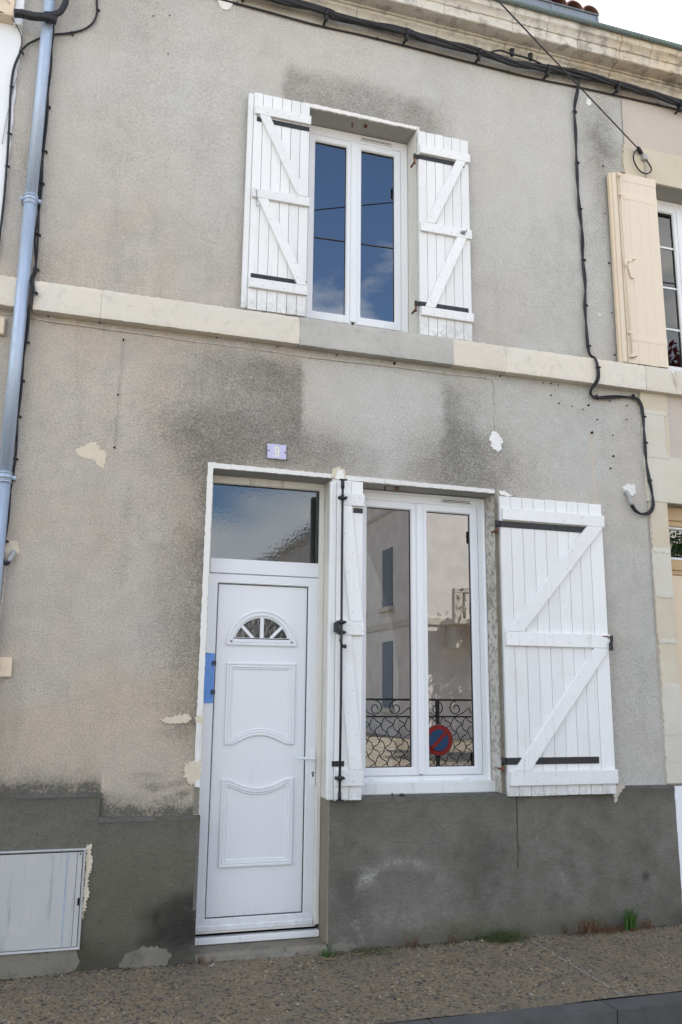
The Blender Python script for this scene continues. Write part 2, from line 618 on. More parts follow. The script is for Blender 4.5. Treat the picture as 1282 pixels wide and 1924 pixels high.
def sm(v, a, b):
    t = np.clip((v - a) / (b - a), 0, 1)
    return t * t * (3 - 2 * t)


def rect(x, z, x0, x1, z0, z1, l, r, b, t):
    """soft rectangle with its own feather on each side"""
    return sm(x, x0 - l, x0 + l) * (1 - sm(x, x1 - r, x1 + r)) * sm(z, z0 - b, z0 + b) * (1 - sm(z, z1 - t, z1 + t))


def blob(x, z, cx, cz, rx, rz):
    return np.exp(-(((x - cx) / rx) ** 2 + ((z - cz) / rz) ** 2))


def segd(x, z, x0, z0, x1, z1):
    dx, dz = x1 - x0, z1 - z0
    t = np.clip(((x - x0) * dx + (z - z0) * dz) / (dx * dx + dz * dz), 0, 1)
    return np.hypot(x - x0 - t * dx, z - z0 - t * dz)


def grid_sheet(name, parent, x0, x1, z0, z1, step, holes, mat, depth_fn, stain_fn, keep_fn=None, extra_x=(), extra_z=(), y=0.0):
    xs = np.concatenate([np.linspace(x0, x1, max(2, int((x1 - x0) / step) + 1)), [h[0] for h in holes], [h[1] for h in holes], extra_x])
    zs = np.concatenate([np.linspace(z0, z1, max(2, int((z1 - z0) / step) + 1)), [h[2] for h in holes], [h[3] for h in holes], extra_z])
    xs = np.unique(np.round(xs[(xs >= x0 - 1e-6) & (xs <= x1 + 1e-6)], 5))
    zs = np.unique(np.round(zs[(zs >= z0 - 1e-6) & (zs <= z1 + 1e-6)], 5))
    X, Z = np.meshgrid(xs, zs)
    nx, nz_ = len(xs), len(zs)
    Y = y - depth_fn(X, Z)
    co = np.stack([X, Y, Z], -1).reshape(-1, 3)
    i = np.arange(nx * nz_).reshape(nz_, nx)
    q = np.stack([i[:-1, :-1], i[:-1, 1:], i[1:, 1:], i[1:, :-1]], -1).reshape(-1, 4)
    cx = (X[:-1, :-1] + X[1:, 1:]).reshape(-1) / 2
    cz = (Z[:-1, :-1] + Z[1:, 1:]).reshape(-1) / 2
    ok = np.ones(len(q), bool)
    for h in holes:
        ok &= ~((cx > h[0]) & (cx < h[1]) & (cz > h[2]) & (cz < h[3]))
    if keep_fn is not None:
        ok &= keep_fn(cx, cz)
    q = q[ok]
    st = np.clip(stain_fn(X, Z), 0, 1).reshape(-1, 4).astype(np.float32)
    used = np.zeros(len(co), bool); used[q.ravel()] = True
    remap = np.cumsum(used) - 1
    q = remap[q]; co = co[used]; st = st[used]
    me = bpy.data.meshes.new('m')
    me.vertices.add(len(co)); me.vertices.foreach_set('co', co.astype(np.float32).ravel())
    me.loops.add(q.size); me.loops.foreach_set('vertex_index', q.astype(np.int32).ravel())
    me.polygons.add(len(q))
    me.polygons.foreach_set('loop_start', np.arange(0, q.size, 4, dtype=np.int32))
    me.polygons.foreach_set('loop_total', np.full(len(q), 4, dtype=np.int32))
    me.update()
    me.polygons.foreach_set('use_smooth', np.ones(len(q), bool))
    at = me.attributes.new('stain', 'FLOAT_COLOR', 'POINT')
    at.data.foreach_set('color', st.ravel())
    me.materials.append(mat)
    me.validate()
    return link(name, me, parent)


def stone(name, parent, x0, x1, y0, y1, z0, z1, mat, rough=.004, step=.03, seed=0, label=None, edge=None):
    """a stone with chipped, uneven edges; y0 is the front"""
    bm = bmesh.new()
    nx, ny, nz_ = [max(1, int(round(d / step))) for d in (x1 - x0, y1 - y0, z1 - z0)]
    nx, ny, nz_ = min(nx, 60), min(ny, 12), min(nz_, 30)
    vs_ = {}

    def v(i, j, k):
        if (i, j, k) not in vs_:
            vs_[(i, j, k)] = bm.verts.new((i / nx, j / ny, k / nz_))
        return vs_[(i, j, k)]
    for i in range(nx):
        for k in range(nz_):
            bm.faces.new((v(i, 0, k), v(i + 1, 0, k), v(i + 1, 0, k + 1), v(i, 0, k + 1)))
            bm.faces.new((v(i, ny, k), v(i, ny, k + 1), v(i + 1, ny, k + 1), v(i + 1, ny, k)))
    for i in range(nx):
        for j in range(ny):
            bm.faces.new((v(i, j, 0), v(i, j + 1, 0), v(i + 1, j + 1, 0), v(i + 1, j, 0)))
            bm.faces.new((v(i, j, nz_), v(i + 1, j, nz_), v(i + 1, j + 1, nz_), v(i, j + 1, nz_)))
    for j in range(ny):
        for k in range(nz_):
            bm.faces.new((v(0, j, k), v(0, j, k + 1), v(0, j + 1, k + 1), v(0, j + 1, k)))
            bm.faces.new((v(nx, j, k), v(nx, j + 1, k), v(nx, j + 1, k + 1), v(nx, j, k + 1)))
    r = random.Random(seed)
    cx = (x0 + x1) / 2
    for (i, j, k), vv in vs_.items():
        ne = (i in (0, nx)) + (j == 0) + (k in (0, nz_))
        p = Vector((x0 + (x1 - x0) * i / nx - cx, (y1 - y0) * j / ny, (z1 - z0) * k / nz_))
        a = rough * (1.0 if ne < 2 else 1.6)
        if j == 0: p.y += (edge or rough) * (ne - 1) * .8 * r.uniform(.2, 1.2)
        if k == nz_ and j < ny: p.z -= a * r.uniform(0, 1) * (1 if j == 0 else .3)
        if k == 0 and j < ny: p.z += a * r.uniform(0, 1) * .6
        if j == 0: p.y += a * r.uniform(-.5, .5)
        vv.co = p
    me = finish(bm, mat, True)
    me.set_sharp_from_angle(angle=.7)
    return link(name, me, parent, (cx, y0, z0), label)


# ================================================================== GROUND
def sheet(name, x0, x1, y0, y1, z, mat, kind='structure', nx=1, ny=1, zf=None):
    bm = bmesh.new()
    vv = [[bm.verts.new((x0 + (x1 - x0) * i / nx, y0 + (y1 - y0) * j / ny, (zf(x0 + (x1 - x0) * i / nx, y0 + (y1 - y0) * j / ny) if zf else z))) for i in range(nx + 1)] for j in range(ny + 1)]
    for j in range(ny):
        for i in range(nx):
            bm.faces.new((vv[j][i], vv[j][i + 1], vv[j + 1][i + 1], vv[j + 1][i]))
    o = link(name, finish(bm, mat, True))
    return tag(o, None, None, None, kind)


KY = -1.13                       # back edge of the kerb
M_EARTH = simple('sandy_ground', (.30, .26, .21), .95, .2, 2, 0, .4)
sheet('ground', -300, 300, -300, 300, -.20, M_EARTH)
sheet('road', -60, 60, -5.2, KY - .15, -.155, M_ASPH)


def pav_z(x, y):
    return .004 + y * .026 + .004 * math.sin(x * 3.1 + y * 2) + .003 * math.sin(x * 7.3)


pavement = sheet('pavement', -8, 12, KY, .02, 0, aggregate_base(), 'structure', 200, 14, pav_z)


def pebble_field():
    n = 21000
    px = RNG.uniform(-.75, 4.9, n)
    py = RNG.uniform(KY + .012, -.03, n)
    keep = np.abs(px - 2.962) > .008
    px, py = px[keep], py[keep]
    n = len(px)
    t = (1 + 5 ** .5) / 2
    V = np.array([(-1, t, 0), (1, t, 0), (-1, -t, 0), (1, -t, 0), (0, -1, t), (0, 1, t), (0, -1, -t), (0, 1, -t), (t, 0, -1), (t, 0, 1), (-t, 0, -1), (-t, 0, 1)], float)
    V /= np.linalg.norm(V[0])
    F = np.array([(0, 11, 5), (0, 5, 1), (0, 1, 7), (0, 7, 10), (0, 10, 11), (1, 5, 9), (5, 11, 4), (11, 10, 2), (10, 7, 6), (7, 1, 8), (3, 9, 4), (3, 4, 2), (3, 2, 6), (3, 6, 8), (3, 8, 9), (4, 9, 5), (2, 4, 11), (6, 2, 10), (8, 6, 7), (9, 8, 1)])
    s = np.exp(RNG.normal(math.log(.0064), .40, n)).clip(.003, .014)
    sc = np.stack([s * RNG.uniform(.8, 1.5, n), s * RNG.uniform(.7, 1.2, n), s * RNG.uniform(.45, .75, n)], -1)
    a = RNG.uniform(0, 6.28, n)
    ca, sa = np.cos(a), np.sin(a)
    P = V[None] * sc[:, None, :]
    Q = np.empty_like(P)
    Q[..., 0] = P[..., 0] * ca[:, None] - P[..., 1] * sa[:, None] + px[:, None]
    Q[..., 1] = P[..., 0] * sa[:, None] + P[..., 1] * ca[:, None] + py[:, None]
    pz = .004 + py * .026 + .004 * np.sin(px * 3.1 + py * 2) + .003 * np.sin(px * 7.3)
    Q[..., 2] = P[..., 2] + (pz - sc[:, 2] * .35)[:, None]
    pal = np.array([(.235, .178, .105), (.32, .22, .11), (.185, .145, .088), (.05, .045, .042), (.035, .033, .033), (.26, .21, .145), (.19, .125, .08), (.34, .31, .26), (.14, .13, .115)])
    w = np.array([.2, .14, .2, .12, .06, .08, .08, .04, .08]); w /= w.sum()
    col = pal[RNG.choice(len(pal), n, p=w)] * RNG.uniform(.75, 1.25, (n, 1))
    q = (F[None] + (np.arange(n) * 12)[:, None, None]).reshape(-1, 3)
    me = bpy.data.meshes.new('m')
    me.vertices.add(n * 12); me.vertices.foreach_set('co', Q.astype(np.float32).ravel())
    me.loops.add(q.size); me.loops.foreach_set('vertex_index', q.astype(np.int32).ravel())
    me.polygons.add(len(q))
    me.polygons.foreach_set('loop_start', np.arange(0, q.size, 3, dtype=np.int32))
    me.polygons.foreach_set('loop_total', np.full(len(q), 3, dtype=np.int32))
    me.update()
    me.polygons.foreach_set('use_smooth', np.ones(len(q), bool))
    at = me.attributes.new('tone', 'FLOAT_COLOR', 'POINT')
    c4 = np.ones((n, 12, 4), np.float32); c4[..., :3] = col[:, None, :]
    at.data.foreach_set('color', c4.ravel())
    me.materials.append(pebble_mat())
    return link('pebbles', me, pavement, (0, 0, 0), None, 'stuff')


pebble_field()
# pale strip cast into the joint between two pavement slabs
bm = bmesh.new()
for i in range(24):
    y0, y1 = -.15 - i * .0405, -.15 - (i + 1) * .0405
    x0 = 2.962 + .002 * math.sin(i * 1.7)
    w0 = .0016 + .0006 * math.sin(i * 2.3)
    z0 = pav_z(2.96, y0) + .0035; z1 = pav_z(2.96, y1) + .0035
    f = [bm.verts.new(p) for p in ((x0 - w0, y0, z0), (x0 - w0, y1, z1), (x0 + w0, y1, z1), (x0 + w0, y0, z0))]
    bm.faces.new(f)
bmesh.ops.remove_doubles(bm, verts=bm.verts[:], dist=.003)
bmesh.ops.solidify(bm, geom=bm.faces[:], thickness=.006)
link('joint_strip', finish(bm, simple('pale_joint_mastic', (.36, .35, .33), .6)), pavement)

kerb = tag(bpy.data.objects.new('kerb', None), None, None, None, 'structure')
C.objects.link(kerb)
kx = -9.0
while kx < 12:
    stone('kerb_stone', kerb, kx + .004, kx + .996, KY - .15, KY - .001, -.30, -.028, S_KERB, .003, .05, int(kx * 7), edge=.010)
    kx += 1.0
kerb_off = 2.82 - math.floor(2.82)
for o in kerb.children:
    o.location.x += kerb_off
bm = bmesh.new()
bm_box(bm, -9, 12, KY - .13, KY - .01, -.30, -.042)
link('mortar_bed', finish(bm, simple('kerb_mortar', (.16, .16, .155), .9)), kerb)

# ================================================================== THE HOUSE
HX0, HX1 = -.655, 4.185
house = thing('terraced_house', 'grey roughcast terraced house with white door and white wooden shutters', 'house', (1.8, 0, 0))
DOOR = (.79, 1.615, 0.0, 3.017)
LWIN = (1.83, 2.86, .90, 3.006)
UWIN = (1.385, 2.262, 4.14, 5.878)


def wall_depth(X, Z):
    d = (vnoise(X, Z, 1.1, 4, .5, 3) - .5) * .014 + (vnoise(X, Z, 22, 2, .6, 4) - .5) * .0022
    for o in (DOOR, LWIN, UWIN):
        inside = rect(X, Z, o[0], o[1], o[2], o[3], .12, .12, .12, .12)
        d = d * (1 - inside)
    return d


def wall_stain(X, Z):
    n1 = vnoise(X, Z, 3, 5, .6, 11) - .5
    n2 = vnoise(X, Z, 14, 4, .6, 12) - .5
    xw, zw = X + n1 * .16 + n2 * .03, Z + n1 * .10 + n2 * .03
    dark = np.zeros_like(X); coarse = np.full_like(X, .26); warm = np.zeros_like(X); pale = np.zeros_like(X)
    # broad tone: beige to the left, greyer and paler to the right and top
    warm += .46 * (1 - sm(X, .3, 2.6)) * (1 - sm(Z, 4.0, 6.2) * .75) + .04
    pale += .5 * sm(Z, 4.0, 5.8) + .12 * sm(X, 2.2, 4)
    # wash left around the lintels where the window unit once leaked
    A = rect(xw, zw, .60, 1.39, 3.36, 3.86, .42, .035, .34, .08)
    A2 = rect(X + n2 * .08, zw, 1.08, 1.378, 3.42, 3.84, .18, .020, .34, .10)
    A3 = rect(xw, zw, .45, 1.75, 3.0, 3.40, .28, .4, .2, .16)
    A4 = rect(X + n1 * .3 + n2 * .06, Z, .56, 1.0, 1.25, 3.2, .26, .1, .4, .4)
    A5 = rect(X + n1 * .22 + n2 * .05, Z, .68, 1.0, 1.3, 3.0, .12, .1, .3, .3)
    B = rect(X + n2 * .03, zw, 1.385, 2.43, 3.26, 3.84, .012, .05, .1, .06)
    Cc = rect(X + n2 * .14 + n1 * .06, zw, 2.46, 2.66, 3.16, 3.80, .06, .26, .34, .16)
    C2 = rect(xw, zw, 2.2, 3.0, 2.95, 3.45, .25, .3, .1, .18)
    D = rect(X + n2 * .10 + n1 * .10, zw + n2 * .06 + .07 * (X - 1.2) / 1.3, 1.20, 2.46, 5.80, 6.19, .05, .16, .1, .09)
    dark += .17 * A + .22 * A2 + .24 * A3 + .14 * A4 + .28 * A5 + .30 * Cc + .18 * C2 + .34 * D
    coarse += .65 * A + .6 * A3 + .6 * A4 + .6 * Cc + .6 * C2 + .3 * D
    dark -= .22 * B; pale += .30 * B
    dark += .25 * rect(xw, zw, 3.80, 4.15, 5.0, 6.5, .16, .1, .4, .2)
    dark += .30 * blob(xw, zw, 3.95, 6.15, .12, .25)
    dark += .16 * rect(xw, zw, -.5, .35, 6.1, 6.7, .2, .3, .15, .2)
    dark += .22 * blob(X, Z, -.38, 4.25, .10, .22) + .35 * blob(X, Z, -.47, 5.9, .05, .12)
    dark += .22 * rect(xw, zw, 1.0, 2.2, 5.6, 6.0, .3, .3, .1, .2) * (1 - D)
    # foot of the wall: pinkish, with damp tide marks
    warm += .85 * (1 - sm(Z + n1 * .5, .9, 2.1)) * (1 - sm(X, .6, 1.2))
    pale += .22 * (1 - sm(Z + n1 * .3, .9, 1.5)) * (1 - sm(X, .6, 1.2))
    top = np.where(X < .2, .972, .826)
    tide = np.exp(-np.clip(Z - top - .012, 0, None) / (.032 + .05 * (n1 + .5)))
    dark += 1.5 * tide * (X < .76) * (.55 + .9 * (n2 + .5))
    dark += .8 * np.exp(-np.clip(X - .2, 0, None) / .025) * (X > .195) * (X < .5) * (1 - sm(Z, .95, 1.0))
    for (cx, cz, rx, rz, a) in ((.69, .955, .04, .02, .6), (.60, .93, .05, .018, .5), (.52, 1.0, .09, .02, .4), (.48, 1.06, .12, .02, .25), (.66, 1.02, .08, .015, .35), (.62, 1.30, .10, .03, .2), (.70, 1.36, .06, .04, .3)):
        dark += a * blob(X + n2 * .12, Z + n2 * .06, cx, cz, rx, rz)
    # darker bands just below and above the string course, old cable mark, drips
    dark += .35 * np.exp(-np.clip(3.94 - Z, 0, None) / .035) * (Z < 3.96) * (.4 + n1 + .5)
    dark += .30 * np.exp(-np.clip(Z - 4.14, 0, None) / .03) * (Z > 4.1) * (.3 + n1 + .5)
    dark += .30 * np.exp(-(segd(X + n2 * .01, Z, .15, 3.10, .159, 3.84) / .010) ** 2)
    warm += .9 * np.exp(-(segd(X + n2 * .03, Z, 3.708, 2.95, 3.70, 3.55) / .018) ** 2)
    pale += .5 * np.exp(-(segd(X + n2 * .02, Z, 3.71, 2.95, 3.70, 3.5) / .014) ** 2)
    pale += 1.1 * np.exp(-(segd(X + n2 * .05, Z, 4.165, 3.34, 4.152, 3.80) / .02) ** 2)
    warm += .35 * blob(xw, zw, .66, 2.62, .10, .12); pale += .3 * blob(X, Z, .69, 2.66, .07, .11); dark -= .3 * blob(X, Z, .69, 2.66, .07, .11)
    # faint vertical rain runs
    run = vnoise(X * 1.0, Z * .12, 9, 4, .6, 21)
    dark += .08 * sm(run, .56, .76) * (1 - .6 * sm(Z, 4.5, 6))
    dark += .08 * sm(vnoise(X, Z, 2.1, 5, .6, 22), .5, .75)
    return np.stack([dark, coarse, warm, pale], -1)


grid_sheet('wall', house, HX0, 4.25, .0, 6.76, .0115, [DOOR, LWIN, UWIN], W_ROUGH, wall_depth, wall_stain)


# ---- plinth (proud of the wall by 3 cm) with its own stains
def plinth_stain(X, Z):
    n1 = vnoise(X, Z, 3, 5, .6, 31) - .5
    n2 = vnoise(X, Z, 16, 4, .65, 32) - .5
    xw, zw = X + n1 * .2 + n2 * .05, Z + n1 * .2 + n2 * .05
    dark = .9 * rect(xw, zw, .55, .82, .10, .38, .12, .05, .08, .08) + .35 * rect(xw, zw, -.6, .85, .0, .2, .1, .1, .02, .08)
    top = np.where(X < .2, .972, np.where(X < 1, .826, .90))
    dark += .35 * np.exp(-np.clip(top - Z, 0, None) / .06) * (n1 + .7)
    dark += .45 * rect(xw, zw, 1.66, 1.85, .12, .5, .06, .1, .1, .1) + .25 * blob(xw, zw, 2.7, .5, .25, .2)
    dark += .8 * blob(X, Z, 3.935, .325, .035, .035) + .3 * blob(X, Z, 3.92, .50, .03, .04) + .35 * blob(X, Z, .25, .26, .018, .025) + .4 * blob(X, Z, .56, .26, .02, .03)
    dark += .25 * (1 - sm(zw, .02, .15))
    pale = .30 * blob(xw, zw, 2.05, .16, .30, .10) + .22 * blob(xw, zw, 2.35, .22, .3, .12) + .18 * blob(xw, zw, 3.25, .35, .3, .15)
    rr = np.hypot((X - 2.10 + n2 * .03) / .31, (Z - .24) / .265)
    pale += 1.15 * np.exp(-((rr - 1) / .10) ** 2) * sm(Z, .22, .42) * (n1 * 1.6 + .55) * (1 - .6 * sm(X, 2.2, 2.4))
    pale += .65 * blob(X, Z, 1.87, .42, .07, .06)
    for (x0, z0, x1, z1, w, a) in ((3.09, .82, 3.088, .70, .006, .8), (3.095, .62, 3.10, .56, .008, .9), (3.27, .38, 3.285, .32, .012, .7), (1.79, .16, 1.84, .05, .02, .8), (1.70, .06, 1.8, .02, .03, .6)):
        pale += a * np.exp(-(segd(X + n2 * .02, Z, x0, z0, x1, z1) / w) ** 2) * (.6 + n2)
    pale += .6 * rect(X + n2 * .06, Z + n2 * .05, -.7, .12, .0, .115, .03, .04, .01, .02)
    moss = .9 * blob(xw, Z, 2.55, .07, .35, .06) + .5 * blob(xw, Z, 3.4, .06, .4, .06) + .7 * blob(xw, zw, .16, .10, .12, .08) + .6 * blob(xw, zw, .4, .35, .45, .4) + .25 * np.exp(-np.clip(top - Z, 0, None) / .1)
    return np.stack([dark, dark * 0, moss, pale], -1)


def plinth_depth(groove=()):
    def fn(X, Z):
        d = (vnoise(X, Z, 2, 4, .55, 41) - .5) * .018 + (vnoise(X, Z, 24, 3, .6, 42) - .5) * .005
        d = d + .012 * (1 - sm(Z, .0, .14)) * (vnoise(X, Z, 9, 3, .6, 43))
        for gx, z0, z1, w in groove:
            c = gx + .02 * (vnoise(X * 0 + gx, Z, 6, 3, .6, 44) - .5)
            d = d - .014 * np.exp(-((X - c) / w) ** 2) * (Z > z0) * (Z < z1)
        return d
    return fn


MBX0, MBX1, MBZ0, MBZ1 = -.62, .141, .125, .667
grid_sheet('plinth', house, HX0, .797, -.05, .972, .012, [(MBX0, MBX1, MBZ0, MBZ1)], W_PLINTH, plinth_depth(), plinth_stain, lambda x, z: (x < .2) | (z < .826), (.2,), (.826,), -.028)
gxs = tuple(np.linspace(2.90, 2.99, 46))
grid_sheet('plinth', house, 1.615, 4.222, -.05, .935, .012, [], W_PLINTH, plinth_depth(((2.945, .42, .95, .0035),)), plinth_stain, lambda x, z: (x > 2.895) | (z < .90), (2.895,) + gxs, (.90,), -.028)
# tops and returns of the plinth
for x0, x1, z in ((HX0, .2, .972), (.2, .797, .826), (2.895, 4.222, .935)):
    slab('plinth_capping', house, [(x0, z - .022), (x1, z - .022), (x1, z + .001), (x0, z + .008)], -.030, .01, S_PLINTH)
box('plinth_return', house, .776, .7975, -.027, .17, -.05, .826, S_PLINTH, 0)
box('plinth_return', house, .186, .2005, -.027, .01, .82, .965, S_PLINTH, 0)
stone('window_ledge', house, 1.64, 2.885, -.030, .17, .872, .902, S_PLINTH, .003, .03, 5)

# ---- reveals of the three openings
box('reveal', house, 1.615, 1.829, .004, .30, .895, 3.3, P_JAMB, 0, 'dirty white reveal between the door and the lower window')
box('reveal', house, 1.6155, 1.829, .004, .30, -.05, .894, S_JAMBC, 0, 'brown cement reveal low beside the door')
box('reveal', house, .62, .79, .004, .30, -.05, 3.3, P_JAMB, 0)
box('reveal', house, 2.86, 3.0, .004, .30, .905, 3.3, P_JAMBD, 0, 'weathered right reveal of the lower window')
box('reveal', house, 2.2625, 2.42, .004, .30, 4.145, 6.05, P_JAMB, 0)
box('reveal', house, 1.22, 1.3845, .004, .30, 4.145, 6.05, P_JAMB, 0)
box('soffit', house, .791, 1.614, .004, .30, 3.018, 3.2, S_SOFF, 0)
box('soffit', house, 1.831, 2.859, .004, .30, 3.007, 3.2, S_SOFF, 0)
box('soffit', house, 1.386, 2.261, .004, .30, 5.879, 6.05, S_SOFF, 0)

slab('bare_edge', house, jag([(2.853, .905), (2.870, .905), (2.868, 3.0), (2.855, 3.0)], .003, .02, 61), -.004, .01, S_JAMBC)
# ---- painted surrounds: thin flaking bands on the render
patch('painted_band', house, [(.752, 1.06), (.789, 1.06), (.789, 3.016), (.752, 3.054)], 0, .009, P_TRIM, .0025, .02, 3)
patch('painted_band', house, [(.753, 3.055), (.792, 3.018), (1.616, 3.018), (1.628, 3.045)], 0, .009, P_TRIM, .002, .02, 4)
patch('painted_band', house, [(1.63, 3.046), (1.64, 3.012), (2.852, 3.007), (2.858, 3.036)], 0, .010, P_TRIM, .0025, .02, 5)
patch('painted_band', house, [(1.345, 5.912), (1.39, 5.879), (2.264, 5.879), (2.292, 5.905)], 0, .012, P_TRIM, .003, .02, 6)
patch('painted_band', house, [(2.263, 4.15), (2.288, 4.15), (2.29, 5.904), (2.266, 5.876)], 0, .008, P_TRIM, .002, .02, 7)
patch('painted_pier', house, [(1.617, .905), (1.829, .905), (1.829, 3.006), (1.617, 3.014)], 0, .008, P_TRIM, .001, .03, 8)
patch('cement_band', house, [(.755, .835), (.789, .835), (.789, 1.0), (.757, 1.0)], 0, .006, S_CEM, .003, .015, 9)

# ---- lime and filler patches on the render
patch('plaster_patch', house, [(-.09, 3.058), (-.05, 3.09), (-.02, 3.10), (.012, 3.139), (.035, 3.13), (.055, 3.08), (.08, 3.075), (.10, 3.05), (.098, 2.99), (.09, 2.95), (.06, 2.965), (.03, 3.005), (-.03, 3.012), (-.07, 3.03)], .001, .004, S_MORT, .006, .01, 11, 'pale ragged spot where the render has fallen away')
patch('plaster_patch', house, [(.528, 1.392), (.58, 1.412), (.64, 1.42), (.70, 1.43), (.715, 1.40), (.70, 1.375), (.62, 1.362), (.56, 1.372)], 0, .006, S_MORT, .009, .008, 12)
patch('plaster_patch', house, [(.735, 1.40), (.755, 1.418), (.789, 1.418), (.789, 1.36), (.765, 1.372)], 0, .011, S_MORT, .008, .008, 13)
patch('plaster_patch', house, [(.685, 1.10), (.70, 1.13), (.74, 1.145), (.789, 1.15), (.789, 1.02), (.765, 1.0), (.72, 1.015), (.69, 1.06)], 0, .012, S_MORT, .009, .008, 14)
patch('plaster_patch', house, [(.757, .99), (.789, .985), (.789, 1.035), (.765, 1.03)], 0, .013, S_FILL, .004, .008, 15)
patch('plaster_patch', house, [(2.82, 3.42), (2.84, 3.47), (2.88, 3.485), (2.91, 3.46), (2.93, 3.42), (2.92, 3.36), (2.885, 3.325), (2.85, 3.345)], 0, .010, S_FILL, .009, .01, 16, 'white filler round the end of the bell wire')
patch('plaster_patch', house, [(3.955, 3.13), (3.975, 3.165), (4.02, 3.17), (4.06, 3.165), (4.075, 3.115), (4.05, 3.075), (4.02, 3.09), (3.985, 3.085)], 0, .010, S_FILL, .010, .01, 17)
patch('plaster_patch', house, [(-.455, 2.40), (-.44, 2.45), (-.39, 2.455), (-.375, 2.42), (-.365, 2.39), (-.39, 2.36), (-.44, 2.33)], 0, .008, S_MORT, .005, .01, 18)
patch('plaster_patch', house, [(1.60, 3.02), (1.615, 3.085), (1.655, 3.10), (1.70, 3.085), (1.715, 3.02)], 0, .011, S_MORT, .003, .01, 19)
patch('plaster_patch', house, [(1.63, 3.01), (1.65, 3.075), (1.685, 3.075), (1.70, 3.01)], -.006, .014, P_TRIM, .002, .01, 20)
patch('plaster_patch', house, [(2.90, 3.005), (2.89, 3.03), (2.93, 3.035), (2.97, 3.012), (3.02, 3.0), (2.96, 2.995)], 0, .006, P_TRIM, .004, .01, 21)
patch('plaster_patch', house, [(3.82, 6.49), (3.83, 6.53), (3.86, 6.53), (3.87, 6.49), (3.84, 6.47)], 0, .006, S_FILL, .006, .01, 22)
patch('plaster_patch', house, [(3.925, 6.57), (3.94, 6.60), (3.97, 6.585), (3.96, 6.555)], 0, .006, S_PINK, .005, .01, 23)
patch('plaster_patch', house, [(3.825, 4.565), (3.84, 4.58), (3.85, 4.562), (3.838, 4.548)], 0, .004, S_FILL, .003, .008, 24)
patch('plaster_patch', house, [(3.72, .95), (3.76, .95), (3.80, .94), (3.75, .87), (3.72, .83), (3.70, .88)], -.028, .008, S_PINK, .008, .01, 26)
patch('plaster_patch', house, [(.143, .30), (.143, .69), (.165, .69), (.178, .60), (.165, .48), (.172, .40), (.15, .30), (.145, .28)], -.026, .010, S_MORT, .009, .006, 27, 'ragged white filler beside the meter box')
patch('plaster_patch', house, [(.36, .02), (.40, .09), (.50, .115), (.62, .10), (.66, .05), (.64, .0), (.40, -.02)], -.028, .014, S_CEM, .010, .015, 28)
patch('plaster_patch', house, [(1.64, .0), (1.64, .05), (1.72, .055), (1.80, .03), (1.78, .0)], -.028, .014, S_CEM, .008, .015, 29)
# round plaster rosette with a hole, near the top left
rose = patch('plaster_rosette', house, [(.73 + .055 * math.cos(a) * (1 + .1 * math.sin(3 * a)), 6.36 + .30 - .05 + .06 * math.sin(a)) for a in np.linspace(0, 6.28, 14)[:-1]], 0, .012, P_TRIM, .003, .01, 30)
cyl('bolt_hole', rose, (.727, -.0135, 6.625), (0, 1, 0), .006, .004, M_DARK)

# ---- drill holes and old wall plugs
HOLES = [(-.321, 3.937, 6), (.002, 3.939, 6), (.159, 3.841, 8), (.148, 3.457, 8), (.147, 3.099, 8), (.774, 3.94, 6), (1.2, 3.931, 6), (1.633, 3.924, 6), (2.075, 3.92, 12), (.215, 6.357, 6), (.331, 6.393, 6), (.336, 6.072, 6),
         (3.952, 5.029, 12), (3.951, 5.921, 8), (3.939, 5.475, 6), (3.956, 4.232, 8), (2.931, 3.927, 8), (3.295, 3.915, 6), (3.364, 3.919, 7), (3.429, 3.914, 6), (3.36, 3.823, 7), (3.427, 3.766, 7), (3.544, 3.756, 5), (3.886, 3.835, 6), (4.041, 3.817, 6),
         (3.707, 3.559, 12), (3.893, 3.556, 6), (3.887, 3.387, 10), (3.856, 3.286, 8), (3.949, 4.593, 6), (3.69, 3.78, 10), (3.76, 3.67, 6), (3.64, 3.74, 5), (4.03, 3.70, 6)]
for hx, hz, r in HOLES:
    cyl('drill_hole', house, (hx, -.009, hz), (0, 1, 0), r / 1000 * .78, .02, M_DARK, 8)

# ---- string course between the storeys
SY = -.072
for i, (x0, x1, m) in enumerate(((-.415, -.0006, S_STRING), (.0006, 1.344, S_STRING), (1.346, 2.514, S_CONC), (2.516, 2.951, S_STRING), (2.9522, 4.182, S_STRING))):
    stone('string_course_stone', house, x0, x1, SY - (.004 if m is S_CONC else 0), .02, 3.938 + .006 * (i < 2), 4.146, m, .0035, .02, 50 + i, 'grey concrete sill stone of the upper window' if m is S_CONC else None, edge=.004)

bm = bmesh.new()
for i in range(420):
    x = random.uniform(-.40, 4.17)
    if 1.40 < x < 2.26 or random.random() > .35 + .65 * math.sin(x * 2.1 + 1) ** 2: continue
    a = random.uniform(.003, .008)
    bmesh.ops.create_icosphere(bm, subdivisions=1, radius=a, matrix=Matrix.Translation((x, SY * random.uniform(.15, .75), 4.146)) @ Matrix.Diagonal((random.uniform(1, 2.6), 1, .8, 1)))
link('moss_crumbs', finish(bm, stone_mat('dark_moss', (.075, .072, .05), (.11, .10, .06), .4, (.04, .04, .03), .8, 5), True), house, (0, 0, 0), None, 'stuff')

# ---- cornice: one profile run in separate stones
CORN = [(.0, 6.70), (.028, 6.70), (.032, 6.722), (.045, 6.724), (.050, 6.742), (.062, 6.760), (.082, 6.772), (.086, 6.788), (.104, 6.790), (.106, 6.802), (.215, 6.800), (.222, 6.806), (.222, 6.882), (.232, 6.884), (.236, 6.898), (.246, 6.914), (.258, 6.926), (.270, 6.932), (.274, 6.940), (.276, 6.996), (.0, 6.996)]


